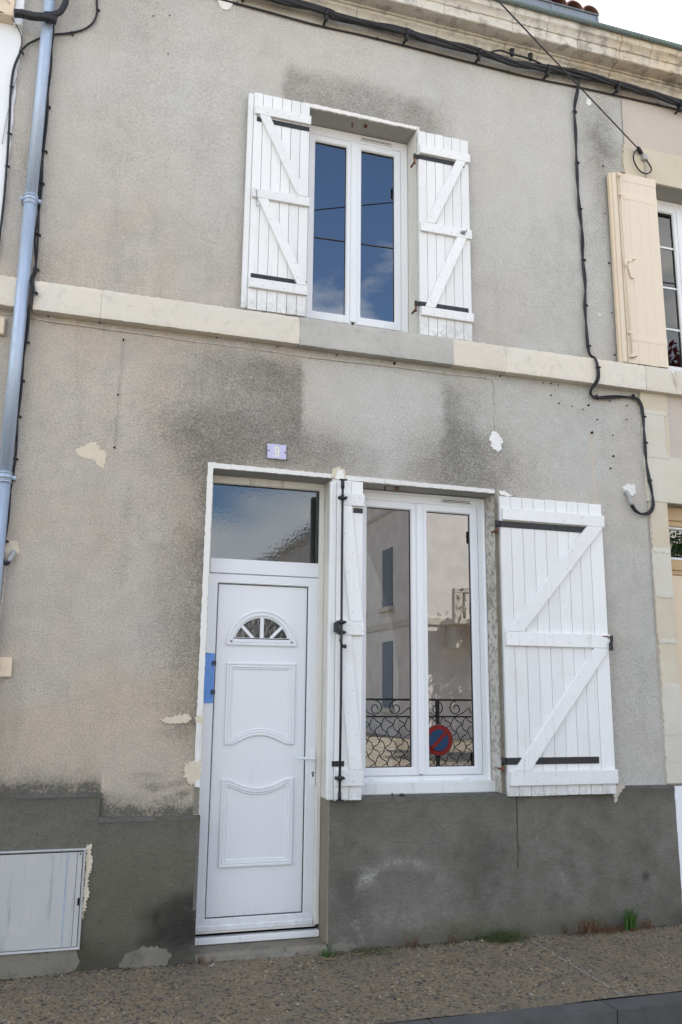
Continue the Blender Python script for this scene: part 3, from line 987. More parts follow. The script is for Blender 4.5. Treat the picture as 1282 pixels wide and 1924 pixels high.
def cornice_stone(parent, x0, x1, mat, seed, label=None):
    bm = bmesh.new()
    n = max(2, int((x1 - x0) / .05))
    r = random.Random(seed)
    P = [(p, z) for p, z in CORN]
    # refine long flats
    Q = []
    for a, b in zip(P, P[1:] + P[:1]):
        Q.append(a)
        d = math.hypot(b[0] - a[0], b[1] - a[1])
        k = int(d / .03)
        if a[0] > 0 and k > 1:
            Q += [(a[0] + (b[0] - a[0]) * j / k, a[1] + (b[1] - a[1]) * j / k) for j in range(1, k)]
    rings = []
    for i in range(n + 1):
        ch = .004 if i in (0, n) else 0
        rings.append([bm.verts.new(((x1 - x0) * i / n - (x1 - x0) / 2, -p + (r.uniform(-.002, .003) + ch if p > .01 else 0), z - 6.7 + (r.uniform(-.002, .002) if p > .01 else 0))) for p, z in Q])
    m_ = len(Q)
    for i in range(n):
        for j in range(m_):
            f = bm.faces.new((rings[i][j], rings[i][(j + 1) % m_], rings[i + 1][(j + 1) % m_], rings[i + 1][j]))
    bm.faces.new(rings[0][::-1]); bm.faces.new(rings[-1])
    bmesh.ops.recalc_face_normals(bm, faces=bm.faces[:])
    bm.normal_update()
    me = finish(bm, mat, True)
    me.set_sharp_from_angle(angle=.5)
    return link('cornice_stone', me, parent, ((x0 + x1) / 2, 0, 6.7), label)


cj = [HX0, .25, 1.05, 1.75, 2.42, 3.02, 3.33, 3.62, 4.02]
for i in range(len(cj) - 1):
    cornice_stone(house, cj[i] + .002, cj[i + 1] - .002, S_CORN if i < 7 else S_CORNW, 70 + i)
tube('gutter', house, [(-.66, -.298, 7.0), (1.5, -.298, 7.0), (4.185, -.298, 7.0)], .021, M_GUT, 10, 1)
bm = bmesh.new()
prism(bm, [(HX0, 6.998), (3.80, 6.998), (3.80, 7.114), (HX0, 7.114)], -.270, -.262)
bm_box(bm, HX0, 3.803, -.282, -.258, 7.1145, 7.122)
for sx in (1.6, 2.5, 3.36, 3.792):
    bm_box(bm, sx - .008, sx + .008, -.276, -.2705, 7.0, 7.113)
link('zinc_upstand', finish(bm, M_ZINCB), house)
bm = bmesh.new()
bm_box(bm, HX0, 4.185, -.27, 8.0, 6.997, 7.02)
link('roof_deck', finish(bm, M_ZINCB), house)


def tile_mesh():
    bm = bmesh.new()
    L, seg = .42, 10
    outer, inner = [], []
    for j, (yy, r) in enumerate(((0, .083), (L, .070))):
        o_, i_ = [], []
        for k in range(seg + 1):
            a = math.pi * k / seg
            o_.append(bm.verts.new((r * math.cos(a), yy, r * math.sin(a) * .95 + yy * .3)))
            i_.append(bm.verts.new(((r - .013) * math.cos(a), yy, (r - .013) * math.sin(a) * .95 + yy * .3)))
        outer.append(o_); inner.append(i_)
    for k in range(seg):
        bm.faces.new((outer[0][k], outer[0][k + 1], outer[1][k + 1], outer[1][k])).smooth = True
        bm.faces.new((inner[0][k + 1], inner[0][k], inner[1][k], inner[1][k + 1]))
        bm.faces.new((outer[0][k + 1], outer[0][k], inner[0][k], inner[0][k + 1]))
        bm.faces.new((outer[1][k], outer[1][k + 1], inner[1][k + 1], inner[1][k]))
    bmesh.ops.recalc_face_normals(bm, faces=bm.faces[:])
    return finish(bm, M_TILE)


TILE = tile_mesh()


def roof(parent, x0, x1, tx, z0):
    bm = bmesh.new()
    y0, y1, y2 = -.12, 4.2, 8.4
    rise = .30
    prof = [(y0, z0 - .03), (y1, z0 - .03 + (y1 - y0) * rise), (y2, z0 - .03)]
    vs_ = []
    for x in (x0, x1):
        for yy, zz in prof:
            vs_.append(bm.verts.new((x, yy, zz)))
        for yy, zz in prof[::-1]:
            vs_.append(bm.verts.new((x, yy, zz - .12)))
    for i in range(6):
        j = (i + 1) % 6
        bm.faces.new((vs_[i], vs_[j], vs_[6 + j], vs_[6 + i]))
    bm.faces.new(vs_[:6]); bm.faces.new(vs_[6:][::-1])
    bmesh.ops.recalc_face_normals(bm, faces=bm.faces[:])
    r = link('roof', finish(bm, M_TILE), parent)
    for row in range(2):
        for x in np.arange(tx, x1 - .05, .165):
            if x < x0: continue
            o = link('roof_tile', TILE, r, (x + random.uniform(-.008, .008), -.17 + row * .36 + random.uniform(-.012, .012), z0 + row * .108))
    return r


roof(house, HX0, 3.9, 3.645 - .165 * 25, 7.235)
# back of the house, floors and ceilings (closes the rooms behind the glass)
box('back_wall', house, HX0, HX1, 7.9, 8.1, 0, 7.0, S_PINK, 0)
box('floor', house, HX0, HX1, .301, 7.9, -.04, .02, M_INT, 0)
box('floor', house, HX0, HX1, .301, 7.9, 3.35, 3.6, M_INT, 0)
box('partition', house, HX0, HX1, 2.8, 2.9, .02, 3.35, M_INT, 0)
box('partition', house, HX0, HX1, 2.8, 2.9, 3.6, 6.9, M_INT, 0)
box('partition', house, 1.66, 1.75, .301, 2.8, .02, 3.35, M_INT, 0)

# ------------------------------------------------------------------ plastic windows
def frame_ring(bm, x0, x1, z0, z1, w, y0, y1, wb=None, wt=None, wr=None):
    """mitred frame: outer box x0..x1, z0..z1, member width w"""
    wb = w if wb is None else wb; wt = w if wt is None else wt; wr = w if wr is None else wr
    O = [(x0, z0), (x1, z0), (x1, z1), (x0, z1)]
    I = [(x0 + w, z0 + wb), (x1 - wr, z0 + wb), (x1 - wr, z1 - wt), (x0 + w, z1 - wt)]
    c = .004
    I2 = [(x0 + w - c * 2, z0 + wb - c * 2), (x1 - wr + c * 2, z0 + wb - c * 2), (x1 - wr + c * 2, z1 - wt + c * 2), (x0 + w - c * 2, z1 - wt + c * 2)]
    O2 = [(x0 + c, z0 + c), (x1 - c, z0 + c), (x1 - c, z1 - c), (x0 + c, z1 - c)]
    loops = [[bm.verts.new((x, y, z)) for x, z in P] for P, y in ((O, y1), (O, y0 + c), (O2, y0), (I2, y0), (I, y0 + c * 2.5), (I, y1))]
    for a, b in zip(loops, loops[1:] + loops[:1]):
        for i in range(4):
            j = (i + 1) % 4
            bm.faces.new((a[i], a[j], b[j], b[i]))


def frame(name, parent, *a, mat=None, **k):
    bm = bmesh.new()
    frame_ring(bm, *a, **k)
    bmesh.ops.recalc_face_normals(bm, faces=bm.faces[:])
    return link(name, finish(bm, mat or P_PVC), parent)


def casement(parent, x0, x1, z0, z1, y, st, glass, wb, bars=()):
    s = frame('sash', parent, x0, x1, z0, z1, st, y, y + .055, wb=wb, wt=st)
    frame('gasket', parent, x0 + st - .001, x1 - st + .001, z0 + wb - .001, z1 - st + .001, .006, y + .020, y + .026, mat=M_SPACER)
    bm = bmesh.new()
    bm_box(bm, x0 + st - .005, x1 - st + .005, y + .027, y + .031, z0 + wb - .005, z1 - st + .005)
    link('pane', finish(bm, glass), parent)
    for z in bars:
        box('glazing_bar', parent, x0 + st, x1 - st, y + .019, y + .026, z - .009, z + .009, P_PVC, .002)
    return s


def vent(parent, x0, x1, z, y):
    bm = bmesh.new()
    bm_box(bm, x0, x1, y - .012, y, z - .016, z + .016, .003)
    for dz in (-.005, .006):
        pass
    v = link('trickle_vent', finish(bm, P_PVCD), parent)
    box('vent_slot', parent, x0 + .012, x1 - .012, y - .0128, y - .0115, z - .008, z - .003, M_DARK, 0)
    box('vent_slot', parent, x0 + .012, x1 - .012, y - .0128, y - .0115, z + .003, z + .008, M_DARK, 0)
    return v


# upper window
uw = bpy.data.objects.new('window', None); C.objects.link(uw); uw.parent = house; uw.location = Vector((1.82, .2, 4.15)) - wloc(house); LOC[uw.name] = Vector((1.82, .2, 4.15))
uw['label'] = 'upper casement window between the small shutters'
frame('window_frame', uw, 1.387, 2.260, 4.15, 5.876, .066, .178, .25, wb=.11, wt=.082)
casement(uw, 1.446, 1.800, 4.262, 5.790, .168, .050, G_UP, .068)
casement(uw, 1.822, 2.196, 4.262, 5.790, .168, .050, G_UP, .068)
box('mullion_cover', uw, 1.783, 1.838, .158, .170, 4.275, 5.785, P_PVC, .004)
vent(uw, 1.86, 2.13, 5.835, .178)
# lower window
lw = bpy.data.objects.new('window', None); C.objects.link(lw); lw.parent = house; lw.location = Vector((2.34, .2, .95)) - wloc(house); LOC[lw.name] = Vector((2.34, .2, .95))
lw['label'] = 'tall lower casement window beside the front door'
frame('window_frame', lw, 1.832, 2.858, .965, 3.004, .066, .170, .25, wb=.055, wt=.080)
frame('frame_trim', lw, 1.834, 2.856, .970, 3.001, .020, .158, .171)
casement(lw, 1.870, 2.316, 1.020, 2.928, .160, .055, G_LOW, .052)
casement(lw, 2.334, 2.790, 1.020, 2.928, .160, .055, G_LOW, .052)
box('mullion_cover', lw, 2.300, 2.352, .148, .162, 1.026, 2.922, P_PVC, .004)
vent(lw, 2.50, 2.745, 2.962, .170)
slab('window_sill', lw, [(1.83, .902), (2.862, .902), (2.862, .972), (2.84, .982), (1.83, .982)], .105, .17, P_PVCD, None, None, .006)
for cx in (1.98, 2.33, 2.67):
    bm = bmesh.new()
    prism(bm, [(-.020, 0), (.020, 0), (.017, .008), (.008, .013), (-.008, .013), (-.017, .008)], 0, .012)
    link('drain_cap', finish(bm, P_PVCD), lw, (cx, .160, .984))
# iron stubs in the lintel and the sill
for x, z, m in ((2.02, 2.975, M_RUST), (2.11, 2.985, M_RUST)):
    cyl('lintel_hook', house, (x, .05, 3.006), (0, 0, -1), .006 if x < 2.05 else .016, .032 if x < 2.05 else .018, m, 8)
for x, z in ((1.76, 5.84),):
    cyl('lintel_hook', house, (x, .07, 5.877), (0, -.1, -1), .007, .03, M_RUST, 8)
    cyl('lintel_hook', house, (x + .105, .06, 5.877), (0, 0, -1), .014, .014, M_RUST, 8)
cyl('shutter_stop', house, (2.06, .02, .902), (0, 0, 1), .005, .022, M_BLACK, 6)
bm = bmesh.new()
bmesh.ops.create_uvsphere(bm, u_segments=8, v_segments=5, radius=.02, matrix=Matrix.Diagonal((1.2, .8, .8, 1)))
link('shutter_stop', finish(bm, M_BLACK, True), house, (2.13, .02, .905))

# ------------------------------------------------------------------ front door
FY = .178
door = bpy.data.objects.new('door', None); C.objects.link(door); door.parent = house; LOC[door.name] = Vector((1.2, FY, .1)); door.location = LOC[door.name] - wloc(house)
door['label'] = 'white plastic front door with half moon light and two moulded panels'
frame('door_leaf', door, .800, 1.579, .112, 2.342, .084, FY, FY + .06, wb=.078, wt=.066, wr=.075, mat=P_DOOR)
# drip rail along the foot of the leaf
slab('weather_bar', door, [(.80, .116), (1.572, .116), (1.572, .150), (.80, .150)], FY - .014, FY - .001, P_DOOR, None, None, .005)
FCX, FCZ, FR, FCUT = 1.190, 1.868, .186, 1.919
PY = FY + .012                                         # face of the infill panel
bm = bmesh.new()
N = 28
a0 = math.asin((FCUT - FCZ) / FR)
arc = [(FCX + FR * math.cos(a0 + (math.pi - 2 * a0) * i / N), FCZ + FR * math.sin(a0 + (math.pi - 2 * a0) * i / N)) for i in range(N + 1)]
px0, px1, pz0, pz1 = .8845, 1.5035, .1905, 2.2755
va = [bm.verts.new((x, 0, z)) for x, z in arc]
top = [bm.verts.new((px1 + (px0 - px1) * i / N, 0, pz1)) for i in range(N + 1)]
cr_, cl_ = bm.verts.new((px1, 0, FCUT)), bm.verts.new((px0, 0, FCUT))
br_, bl_ = bm.verts.new((px1, 0, pz0)), bm.verts.new((px0, 0, pz0))
for i in range(N):
    bm.faces.new((va[i], top[i], top[i + 1], va[i + 1]))
bm.faces.new((va[0], cr_, top[0])); bm.faces.new((va[-1], top[-1], cl_))
bm.faces.new((bl_, br_, cr_, va[0], va[-1], cl_))
bmesh.ops.recalc_face_normals(bm, faces=bm.faces[:])
for f in bm.faces:
    if f.normal.y > 0: f.normal_flip()
bmesh.ops.solidify(bm, geom=bm.faces[:], thickness=.02)
link('door_panel', finish(bm, P_DOOR), door, (0, PY, 0))


def offset_loop(P, d):
    n = len(P)
    out = []
    for i in range(n):
        a, b, c = Vector(P[i - 1]), Vector(P[i]), Vector(P[(i + 1) % n])
        d1, d2 = (b - a).normalized(), (c - b).normalized()
        n1, n2 = Vector((-d1.y, d1.x)), Vector((-d2.y, d2.x))
        m = (n1 + n2)
        m = m / max(.35, m.length_squared / 2 if m.length_squared > 0 else 1)
        out.append(b + m * d)
    return out


def moulding(name, parent, P, prof, y, mat):
    """closed outline P (counter-clockwise) swept with (inset, height) profile, standing out of the panel face"""
    bm = bmesh.new()
    loops = []
    for ins, h in prof:
        loops.append([bm.verts.new((q.x, y - h, q.y)) for q in offset_loop(P, ins)])
    n = len(P)
    for a, b in zip(loops, loops[1:]):
        for i in range(n):
            j = (i + 1) % n
            bm.faces.new((a[i], a[j], b[j], b[i]))
    bmesh.ops.recalc_face_normals(bm, faces=bm.faces[:])
    if sum(f.normal.y for f in bm.faces) > 0:
        bmesh.ops.reverse_faces(bm, faces=bm.faces[:])
    return link(name, finish(bm, mat), parent)


PROF = [(0, -.001), (.000, .010), (.004, .013), (.012, .0135), (.014, .008), (.018, .007), (.021, .0115), (.030, .0115), (.034, .005), (.037, .004), (.041, .008), (.045, .006), (.048, -.001)]
arcO = [(FCX + .240 * math.cos(math.pi * i / 30), FCZ + .240 * math.sin(math.pi * i / 30)) for i in range(31)]
moulding('fan_moulding', door, arcO, [(0, -.001), (0, .012), (.006, .015), (.014, .015), (.017, .009), (.021, .008), (.024, .013), (.038, .013), (.044, .006), (.050, .006), (.053, -.004)], PY, P_DOOR)
# semicircular light
bm = bmesh.new()
gv = [bm.verts.new((x, 0, z)) for x, z in arc]
bm.faces.new(gv[::-1])
bmesh.ops.recalc_face_normals(bm, faces=bm.faces[:])
bmesh.ops.solidify(bm, geom=bm.faces[:], thickness=.004)
link('fanlight_pane', finish(bm, G_FAN), door, (0, PY + .012, 0))
bm = bmesh.new()
bm_box(bm, FCX - .19, FCX + .19, PY - .006, PY + .006, FCUT - .03, FCUT + .002)
for (xa, za, xb, zb, w) in ((FCX, FCUT, FCX, FCZ + FR + .002, .012), (FCX - .060, FCUT, FCX - .138, FCZ + .130, .010), (FCX + .060, FCUT, FCX + .138, FCZ + .130, .010)):
    d = (Vector((xb, zb)) - Vector((xa, za))).normalized(); nn = Vector((-d.y, d.x)) * w
    prism(bm, [(xa - nn.x, za - nn.y), (xb - nn.x, zb - nn.y), (xb + nn.x, zb + nn.y), (xa + nn.x, za + nn.y)], PY - .004, PY + .011)
link('fan_glazing_bars', finish(bm, P_DOOR), door)
# two raised panels, the lower edge of one and the upper edge of the other bowed
x0, x1 = .961, 1.428
bow = [(x0 + .055 + (x1 - x0 - .11) * i / 20, 1.228 + .058 * math.sin(math.pi * i / 20)) for i in range(21)]
moulding('panel_moulding', door, [(x0, 1.757), (x0, 1.228)] + bow + [(x1, 1.228), (x1, 1.757)], PROF, PY, P_DOOR)
x0, x1 = .953, 1.431
bow = [(x1 - .055 - (x1 - x0 - .11) * i / 20, 1.016 - .055 * math.sin(math.pi * i / 20)) for i in range(21)]
moulding('panel_moulding', door, [(x0, .480), (x1, .480), (x1, 1.016)] + bow + [(x0, 1.016)], PROF, PY, P_DOOR)
# handle
slab('lock_plate', door, [(1.541, .968), (1.548, .962), (1.564, .962), (1.572, .968), (1.572, 1.196), (1.564, 1.204), (1.548, 1.204), (1.541, 1.196)], FY - .010, FY, P_PVC, None, None, .002)
tube('handle', door, [(1.557, FY - .006, 1.137), (1.557, FY - .045, 1.137), (1.545, FY - .052, 1.138), (1.50, FY - .054, 1.142), (1.440, FY - .052, 1.146)], [.009] * 19 + [.0088] * 5 + [.008], P_PVC, 10)
cyl('keyhole', door, (1.557, FY - .0125, 1.046), (0, 1, 0), .010, .003, M_STEEL, 12)
box('keyhole', door, 1.552, 1.562, FY - .0122, FY - .009, 1.022, 1.046, M_DARK, 0)
# fixed frame, light over the door, threshold
frame('door_frame', door, .7915, 1.6145, .112, 3.0165, .030, FY - .008, FY + .07, wb=.001, wt=.052, wr=.036, mat=P_JAMB)
box('transom_bar', door, .822, 1.578, FY - .006, FY + .06, 2.345, 2.444, P_DOOR, .004)
bm = bmesh.new()
bm_box(bm, .818, 1.580, FY + .030, FY + .036, 2.44, 2.97)
link('transom_pane', finish(bm, G_TRANS), door)
frame('transom_gasket', door, .820, 1.579, 2.443, 2.967, .004, FY + .022, FY + .030, mat=M_SPACER)
slab('door_sill', door, [(.795, .046), (1.612, .046), (1.612, .086), (.795, .086)], FY - .030, FY + .1, P_PVCD, None, None, .004)
M_SEAM = simple('dark_seam', (.10, .095, .088), .8, .3, 40)  # even dark tone that draws the seam lines
frame('door_seam', door, .8835, 1.5045, .1895, 2.2765, .0045, FY + .006, FY + .0118, mat=M_SEAM)
frame('door_seam', door, .796, 1.5835, .108, 2.3455, .0045, FY + .004, FY + .03, mat=M_SEAM)
box('sill_gap', door, .80, 1.60, FY + .02, FY + .06, .084, .113, M_DARK, 0)
stone('doorstep', house, .80, 1.635, -.034, FY + .1, -.06, .044, S_STEP, .014, .025, 8, edge=.022)
stone('doorstep', house, .835, 1.42, -.052, -.020, -.06, .022, S_CEM, .010, .02, 9, edge=.012)

# ------------------------------------------------------------------ shutters
def bar(name, parent, xa, xb, xc, xd, za, zb, y0, y1, mat, bev=.002):
    """sloping brace: top edge xa..xb at za, bottom edge xc..xd at zb"""
    return slab(name, parent, [(xc, zb), (xd, zb), (xb, za), (xa, za)], y0, y1, mat, None, None, bev)


def strap(parent, x0, x1, z, h, y, pins, knuckle=0):
    bm = bmesh.new()
    bm_box(bm, x0, x1, y - .005, y, z, z + h, .0015)
    for px in pins:
        bm_tube(bm, [(px, y - .009, z + h / 2), (px, y - .004, z + h / 2)], [.006, .008], 8)
    if knuckle:
        kx = x0 if knuckle < 0 else x1
        bm_box(bm, min(kx, kx + knuckle * .030), max(kx, kx + knuckle * .030), y + .003, y + .008, z, z + h)
        bm_box(bm, kx - .004, kx + .004, y - .004, y + .008, z, z + h)
        kk = kx + knuckle * .030
        bm_tube(bm, [(kk, y + .006, z - .002), (kk, y + .006, z + h + .002)], .010, 8)
    o = link('hinge_strap', finish(bm, M_BLACK), parent)
    if knuckle:
        kk = kx + knuckle * .030
        cyl('pintle', parent, (kk, y + .006, z - .045), (0, 0, 1), .009, .043, M_RUST, 8)
        box('pintle', parent, kk - .006, kk + .006, y + .01, .02, z - .035, z - .022, M_RUST, .001)
    return o


def shutter_root(label, x, z):
    o = bpy.data.objects.new('shutter', None); C.objects.link(o); o.parent = house
    LOC[o.name] = Vector((x, -.05, z)); o.location = LOC[o.name] - wloc(house)
    o['label'] = label
    return o


def planks(parent, xs, z0, z1, y0, y1, mat, gap=.0014, bev=.0022):
    for a, b in zip(xs, xs[1:]):
        dz = random.uniform(-.002, .002)
        o = box('plank', parent, a + gap, b - gap, y0 + random.uniform(-.0008, .0012), y1, z0 + dz, z1 + random.uniform(-.002, .002), mat, bev)


def nails(parent, pts, y):
    bm = bmesh.new()
    for x, z in pts:
        bm_tube(bm, [(x, y - .0006, z), (x, y + .003, z)], .0032, 6)
    link('nail_heads', finish(bm, simple('nail', (.30, .26, .22), .7)) if 'nail' not in bpy.data.materials else finish(bm, bpy.data.materials['nail']), parent)


def z_shutter(label, xs, z0, z1, battens, braces, straps, bx0, bx1, edge=None):
    s = shutter_root(label, (xs[0] + xs[-1]) / 2, z0)
    planks(s, xs, z0, z1, -.060, -.033, P_SHUT)
    yb0, yb1 = -.0835, -.0607
    pts = []
    for i, (a, b) in enumerate(battens):
        box('batten', s, bx0, bx1, yb0, yb1, a, b, P_SHUT, .003)
        n = 6
        for j in range(n):
            pts.append((bx0 + (bx1 - bx0) * (j + .25) / (n - .5), a + (b - a) * (.3 if j % 2 else .7)))
    for (xa, xb, xc, xd, za, zb) in braces:
        bar('brace', s, xa, xb, xc, xd, za - .001, zb + .001, yb0, yb1, P_SHUT)
        for j in range(6):
            t = (j + .5) / 6
            l, r = xa + (xc - xa) * t, xb + (xd - xb) * t
            pts.append((l + (r - l) * (.25 if j % 2 else .75), za + (zb - za) * t))
    nails(s, pts, yb0)
    for st in straps:
        strap(s, *st)
    if edge:
        box('cover_strip', s, edge[0], edge[1], -.058, -.024, z0 + .002, z1 - .010, P_SHUT, .006)
    return s


xs = [.967, 1.034, 1.105, 1.177, 1.247, 1.318, 1.388]
ul = z_shutter('left shutter of the upper window with a hanging hook', xs, 4.162, 5.868,
               [(5.680, 5.752), (5.010, 5.082), (4.315, 4.387)],
               [(1.005, 1.083, 1.305, 1.380, 5.680, 5.082), (1.012, 1.090, 1.315, 1.388, 5.010, 4.387)],
               [(.990, 1.386, 5.632, .037, -.060, (1.02, 1.10, 1.19, 1.28, 1.36)), (.985, 1.388, 4.392, .037, -.060, (1.0, 1.09, 1.18, 1.28, 1.37))],
               .972, 1.394, (.926, .9665))
tube('hook', ul, [(1.0, -.084, 5.055), (1.0, -.098, 5.055), (1.0, -.100, 5.045), (1.0, -.099, 4.98), (1.0, -.098, 4.935), (1.006, -.098, 4.927), (1.013, -.098, 4.93), (1.014, -.098, 4.938)], .0032, M_STEEL, 6)
xs = [2.256, 2.324, 2.396, 2.467, 2.538, 2.610, 2.680]
ur = z_shutter('right shutter of the upper window with black strap hinges at its left', xs, 4.150, 5.838,
               [(5.635, 5.707), (4.978, 5.052), (4.295, 4.365)],
               [(2.566, 2.645, 2.300, 2.378, 5.635, 5.052), (2.560, 2.640, 2.292, 2.372, 4.978, 4.365)],
               [(2.256, 2.640, 5.592, .037, -.060, (2.28, 2.36, 2.44, 2.53), -1), (2.256, 2.650, 4.372, .037, -.060, (2.29, 2.46, 2.55, 2.64), -1)],
               2.262, 2.684)
bm = bmesh.new()
bm_tube(bm, [(2.595, -.084, 5.015), (2.595, -.10, 5.015)], .010, 8)
bm_box(bm, 2.60, 2.625, -.090, -.084, 5.00, 5.035, .002)
bm_tube(bm, [(2.60, -.095, 5.012), (2.63, -.096, 5.025), (2.632, -.096, 5.04)], .004, 6)
link('shutter_catch', finish(bm, M_STEEL), ur)
xs = [2.866, 2.952, 3.046, 3.140, 3.236, 3.329, 3.421, 3.514, 3.604, 3.716]
lr = z_shutter('wide right shutter of the lower window beside the drainage conduit wall', xs, .890, 2.978,
               [(2.800, 2.886), (1.902, 2.0), (.960, 1.056)],
               [(3.574, 3.710, 2.884, 3.014, 2.800, 2.0), (3.580, 3.708, 2.908, 3.030, 1.902, 1.056)],
               [(2.866, 3.575, 2.748, .046, -.060, (2.91, 3.11, 3.32, 3.53), -1), (2.866, 3.585, 1.098, .046, -.060, (2.93, 3.15, 3.36, 3.55), -1)],
               2.878, 3.722)
lr['label'] = 'wide right shutter of the lower window'
bm = bmesh.new()
bm_box(bm, 3.712, 3.732, -.098, -.060, 1.945, 1.995, .002)
bm_box(bm, 3.700, 3.722, -.106, -.084, 1.885, 1.945, .002)
link('shutter_catch', finish(bm, M_BLACK), lr)
patch('chipped_wood', lr, [(3.64, 1.985), (3.66, 1.992), (3.71, 1.99), (3.705, 1.965), (3.69, 1.978), (3.66, 1.982)], -.0838, .0006, M_RUST, .002, .01, 77)
# narrow folded leaf, left of the lower window, carrying the espagnolette
xs = [1.634, 1.735, 1.822]
ll = z_shutter('narrow left shutter of the lower window with a full height iron rod', xs, .896, 2.992,
               [(2.817, 2.902), (1.940, 2.032), (.984, 1.082)],
               [(1.640, 1.732, 1.728, 1.818, 2.817, 2.032), (1.642, 1.736, 1.732, 1.819, 1.940, 1.082)],
               [(1.750, 1.818, 2.772, .034, -.060, (1.79,)), (1.618, 1.700, 1.104, .034, -.060, (1.68,))],
               1.645, 1.826, (1.588, 1.634))
bm = bmesh.new()
RX, RY = 1.658, -.108
bm_tube(bm, [(RX, RY, .905), (RX + .003, RY, 1.6), (RX, RY, 2.4), (RX, RY, 2.985)], .0085, 8)
bm_tube(bm, [(RX, RY, 2.925), (RX, RY, 2.985)], .013, 8)
bm_box(bm, RX - .02, RX + .03, RY - .010, RY + .02, 2.984, 2.991)
bm_tube(bm, [(RX, RY, .905), (RX, RY, .95)], .012, 8)
bm_box(bm, RX - .018, RX + .028, RY - .010, RY + .02, .898, .905)
link('espagnolette_rod', finish(bm, M_BLACK), ll)
for z in (2.862, 2.022, 1.955, 1.036):
    bm = bmesh.new()
    bm_box(bm, -.028, .030, .010, .024, -.010, .010, .002)
    bm_tube(bm, [(-.022, .012, 0), (-.022, -.012, 0)], .009, 8)
    bm_tube(bm, [(.024, .012, 0), (.024, -.012, 0)], .009, 8)
    bm_tube(bm, [(0, 0, -.016), (0, 0, .016)], .0135, 8)
    link('rod_guide', finish(bm, M_BLACK), ll, (RX, RY, z))
bm = bmesh.new()
bm_box(bm, RX - .045, RX - .012, RY - .004, RY + .03, 1.955, 2.02, .004)
bm_tube(bm, [(RX - .005, RY - .012, 1.99), (RX - .002, RY - .022, 1.94), (RX - .012, RY - .022, 1.90), (RX + .004, RY - .022, 1.862)], .008, 8)
bm_tube(bm, [(RX + .006, RY - .02, 1.862), (RX + .022, RY - .034, 1.862)], [.009, .015], 10)
link('rod_lever', finish(bm, M_BLACK), ll)

# ================================================================== RIGHT NEIGHBOUR
nb = thing('terraced_house', 'cream limestone neighbouring house with a peach shutter at the right edge', 'house', (7, 0, 0))
NX1 = 12.0
NDOOR = (4.345, 5.30, 0, 3.045)
NWIN = (4.405, 5.25, 4.14, 5.85)


def flat_depth(X, Z):
    d = (vnoise(X, Z, 1.5, 4, .5, 61) - .5) * .010
    return d + .006


def nb_stain(X, Z):
    n1 = vnoise(X, Z, 3, 5, .6, 62) - .5
    n2 = vnoise(X, Z, 14, 4, .6, 63) - .5
    dark = .25 * rect(X + n1 * .2, Z, 4.15, 4.5, 6.2, 6.7, .1, .1, .1, .1)
    warm = .35 + .9 * blob(X + n1 * .2, Z, 4.33, 6.35, .08, .3)
    pale = np.full_like(X, .55)
    return np.stack([dark, dark * 0 + .02, warm, pale], -1)


grid_sheet('wall', nb, 4.172, NX1, 0, 6.76, .05, [NDOOR, NWIN], S_PINK, flat_depth, nb_stain)
Y0 = -.016


def quoin(x0, x1, z0, z1, m, seed, jl=0.0):
    P = [(x0, z0), (x1, z0), (x1, z1), (x0, z1)]
    if jl:
        P = jag(P[3:] + P[:1], jl, .02, seed)[:-1] + [(x0, z0)]
        n = max(2, int((z1 - z0) / .025)); r = random.Random(seed)
        P = [(x0 + r.uniform(-jl, jl), z1 - (z1 - z0) * i / n) for i in range(n + 1)] + [(x1, z0), (x1, z1)]
    return slab('quoin_stone', nb, P, Y0 - random.Random(seed).uniform(0, .003), .02, m, None, None, .0)


xb = lambda z: 4.180 + .004 * math.sin(z * 5)
rows = [.945, 1.115, 1.30, 1.645, 1.975, 2.315, 2.665, 3.045]
for i, (a, b) in enumerate(zip(rows, rows[1:])):
    quoin(xb(a), 4.343, a + .0006, b - .0006, S_QUOIN if i in (3, 4, 6) else S_QUOINP, 300 + i, .006)
for jz in rows[1:-1] + [3.423, 3.778]:
    P = jag([(4.186, jz - .018), (4.341 if jz < 3.1 else 4.40, jz - .016), (4.341 if jz < 3.1 else 4.40, jz + .016), (4.186, jz + .020)], .007, .015, int(jz * 100))
    slab('mortar_joint', nb, P, Y0 - .0048, .01, S_QUOINP)
quoin(4.168, 5.6, 3.049, 3.420, S_QUOINP, 310, .006)
quoin(4.172, 4.372, 3.426, 3.775, S_QUOINP, 311, .006)
quoin(4.376, 4.41, 3.426, 3.775, S_QUOIN, 316)
quoin(4.160, 4.41, 3.781, 3.945, S_QUOIN, 312, .006)
quoin(4.152, 5.6, 5.852, 6.165, S_QUOIN, 313, .012)
for i, (a, b) in enumerate(((4.16, 4.55), (4.556, 5.05), (5.056, 5.85))):
    quoin(4.160, 4.402, a, b, S_QUOINP, 320 + i, .006)
slab('white_plinth', nb, jag([(4.222, -.05), (NDOOR[0], -.05), (NDOOR[0], .93), (4.226, .93)], .004, .03, 5), -.030, .02, P_WHITEWALL)
box('plinth_cap', nb, 4.185, NDOOR[0], -.036, .02, .931, .944, S_CEM, .003)
for i, (x0, x1) in enumerate(((4.186, 4.468), (4.472, 5.6), (5.604, 7.5), (7.504, 12))):
    stone('string_course_stone', nb, x0, x1, SY, .02, 3.938, 4.146, S_STRING, .0035, .02, 90 + i, edge=.004)
tube('filler_drip', nb, [(4.443, SY - .004, 4.11), (4.452, SY - .006, 4.06), (4.462, SY - .004, 4.0)], [.006, .009, .011, .012, .012, .012, .012, .011, .009, .007, .005, .004, .003], S_QUOIN, 6)
cyl('filler_plug', nb, (4.443, SY - .006, 4.118), (0, 1, 0), .014, .01, S_FILL, 8)
cj = [4.022, 4.32, 4.85, 5.6, 6.6, 8, 10, 12]
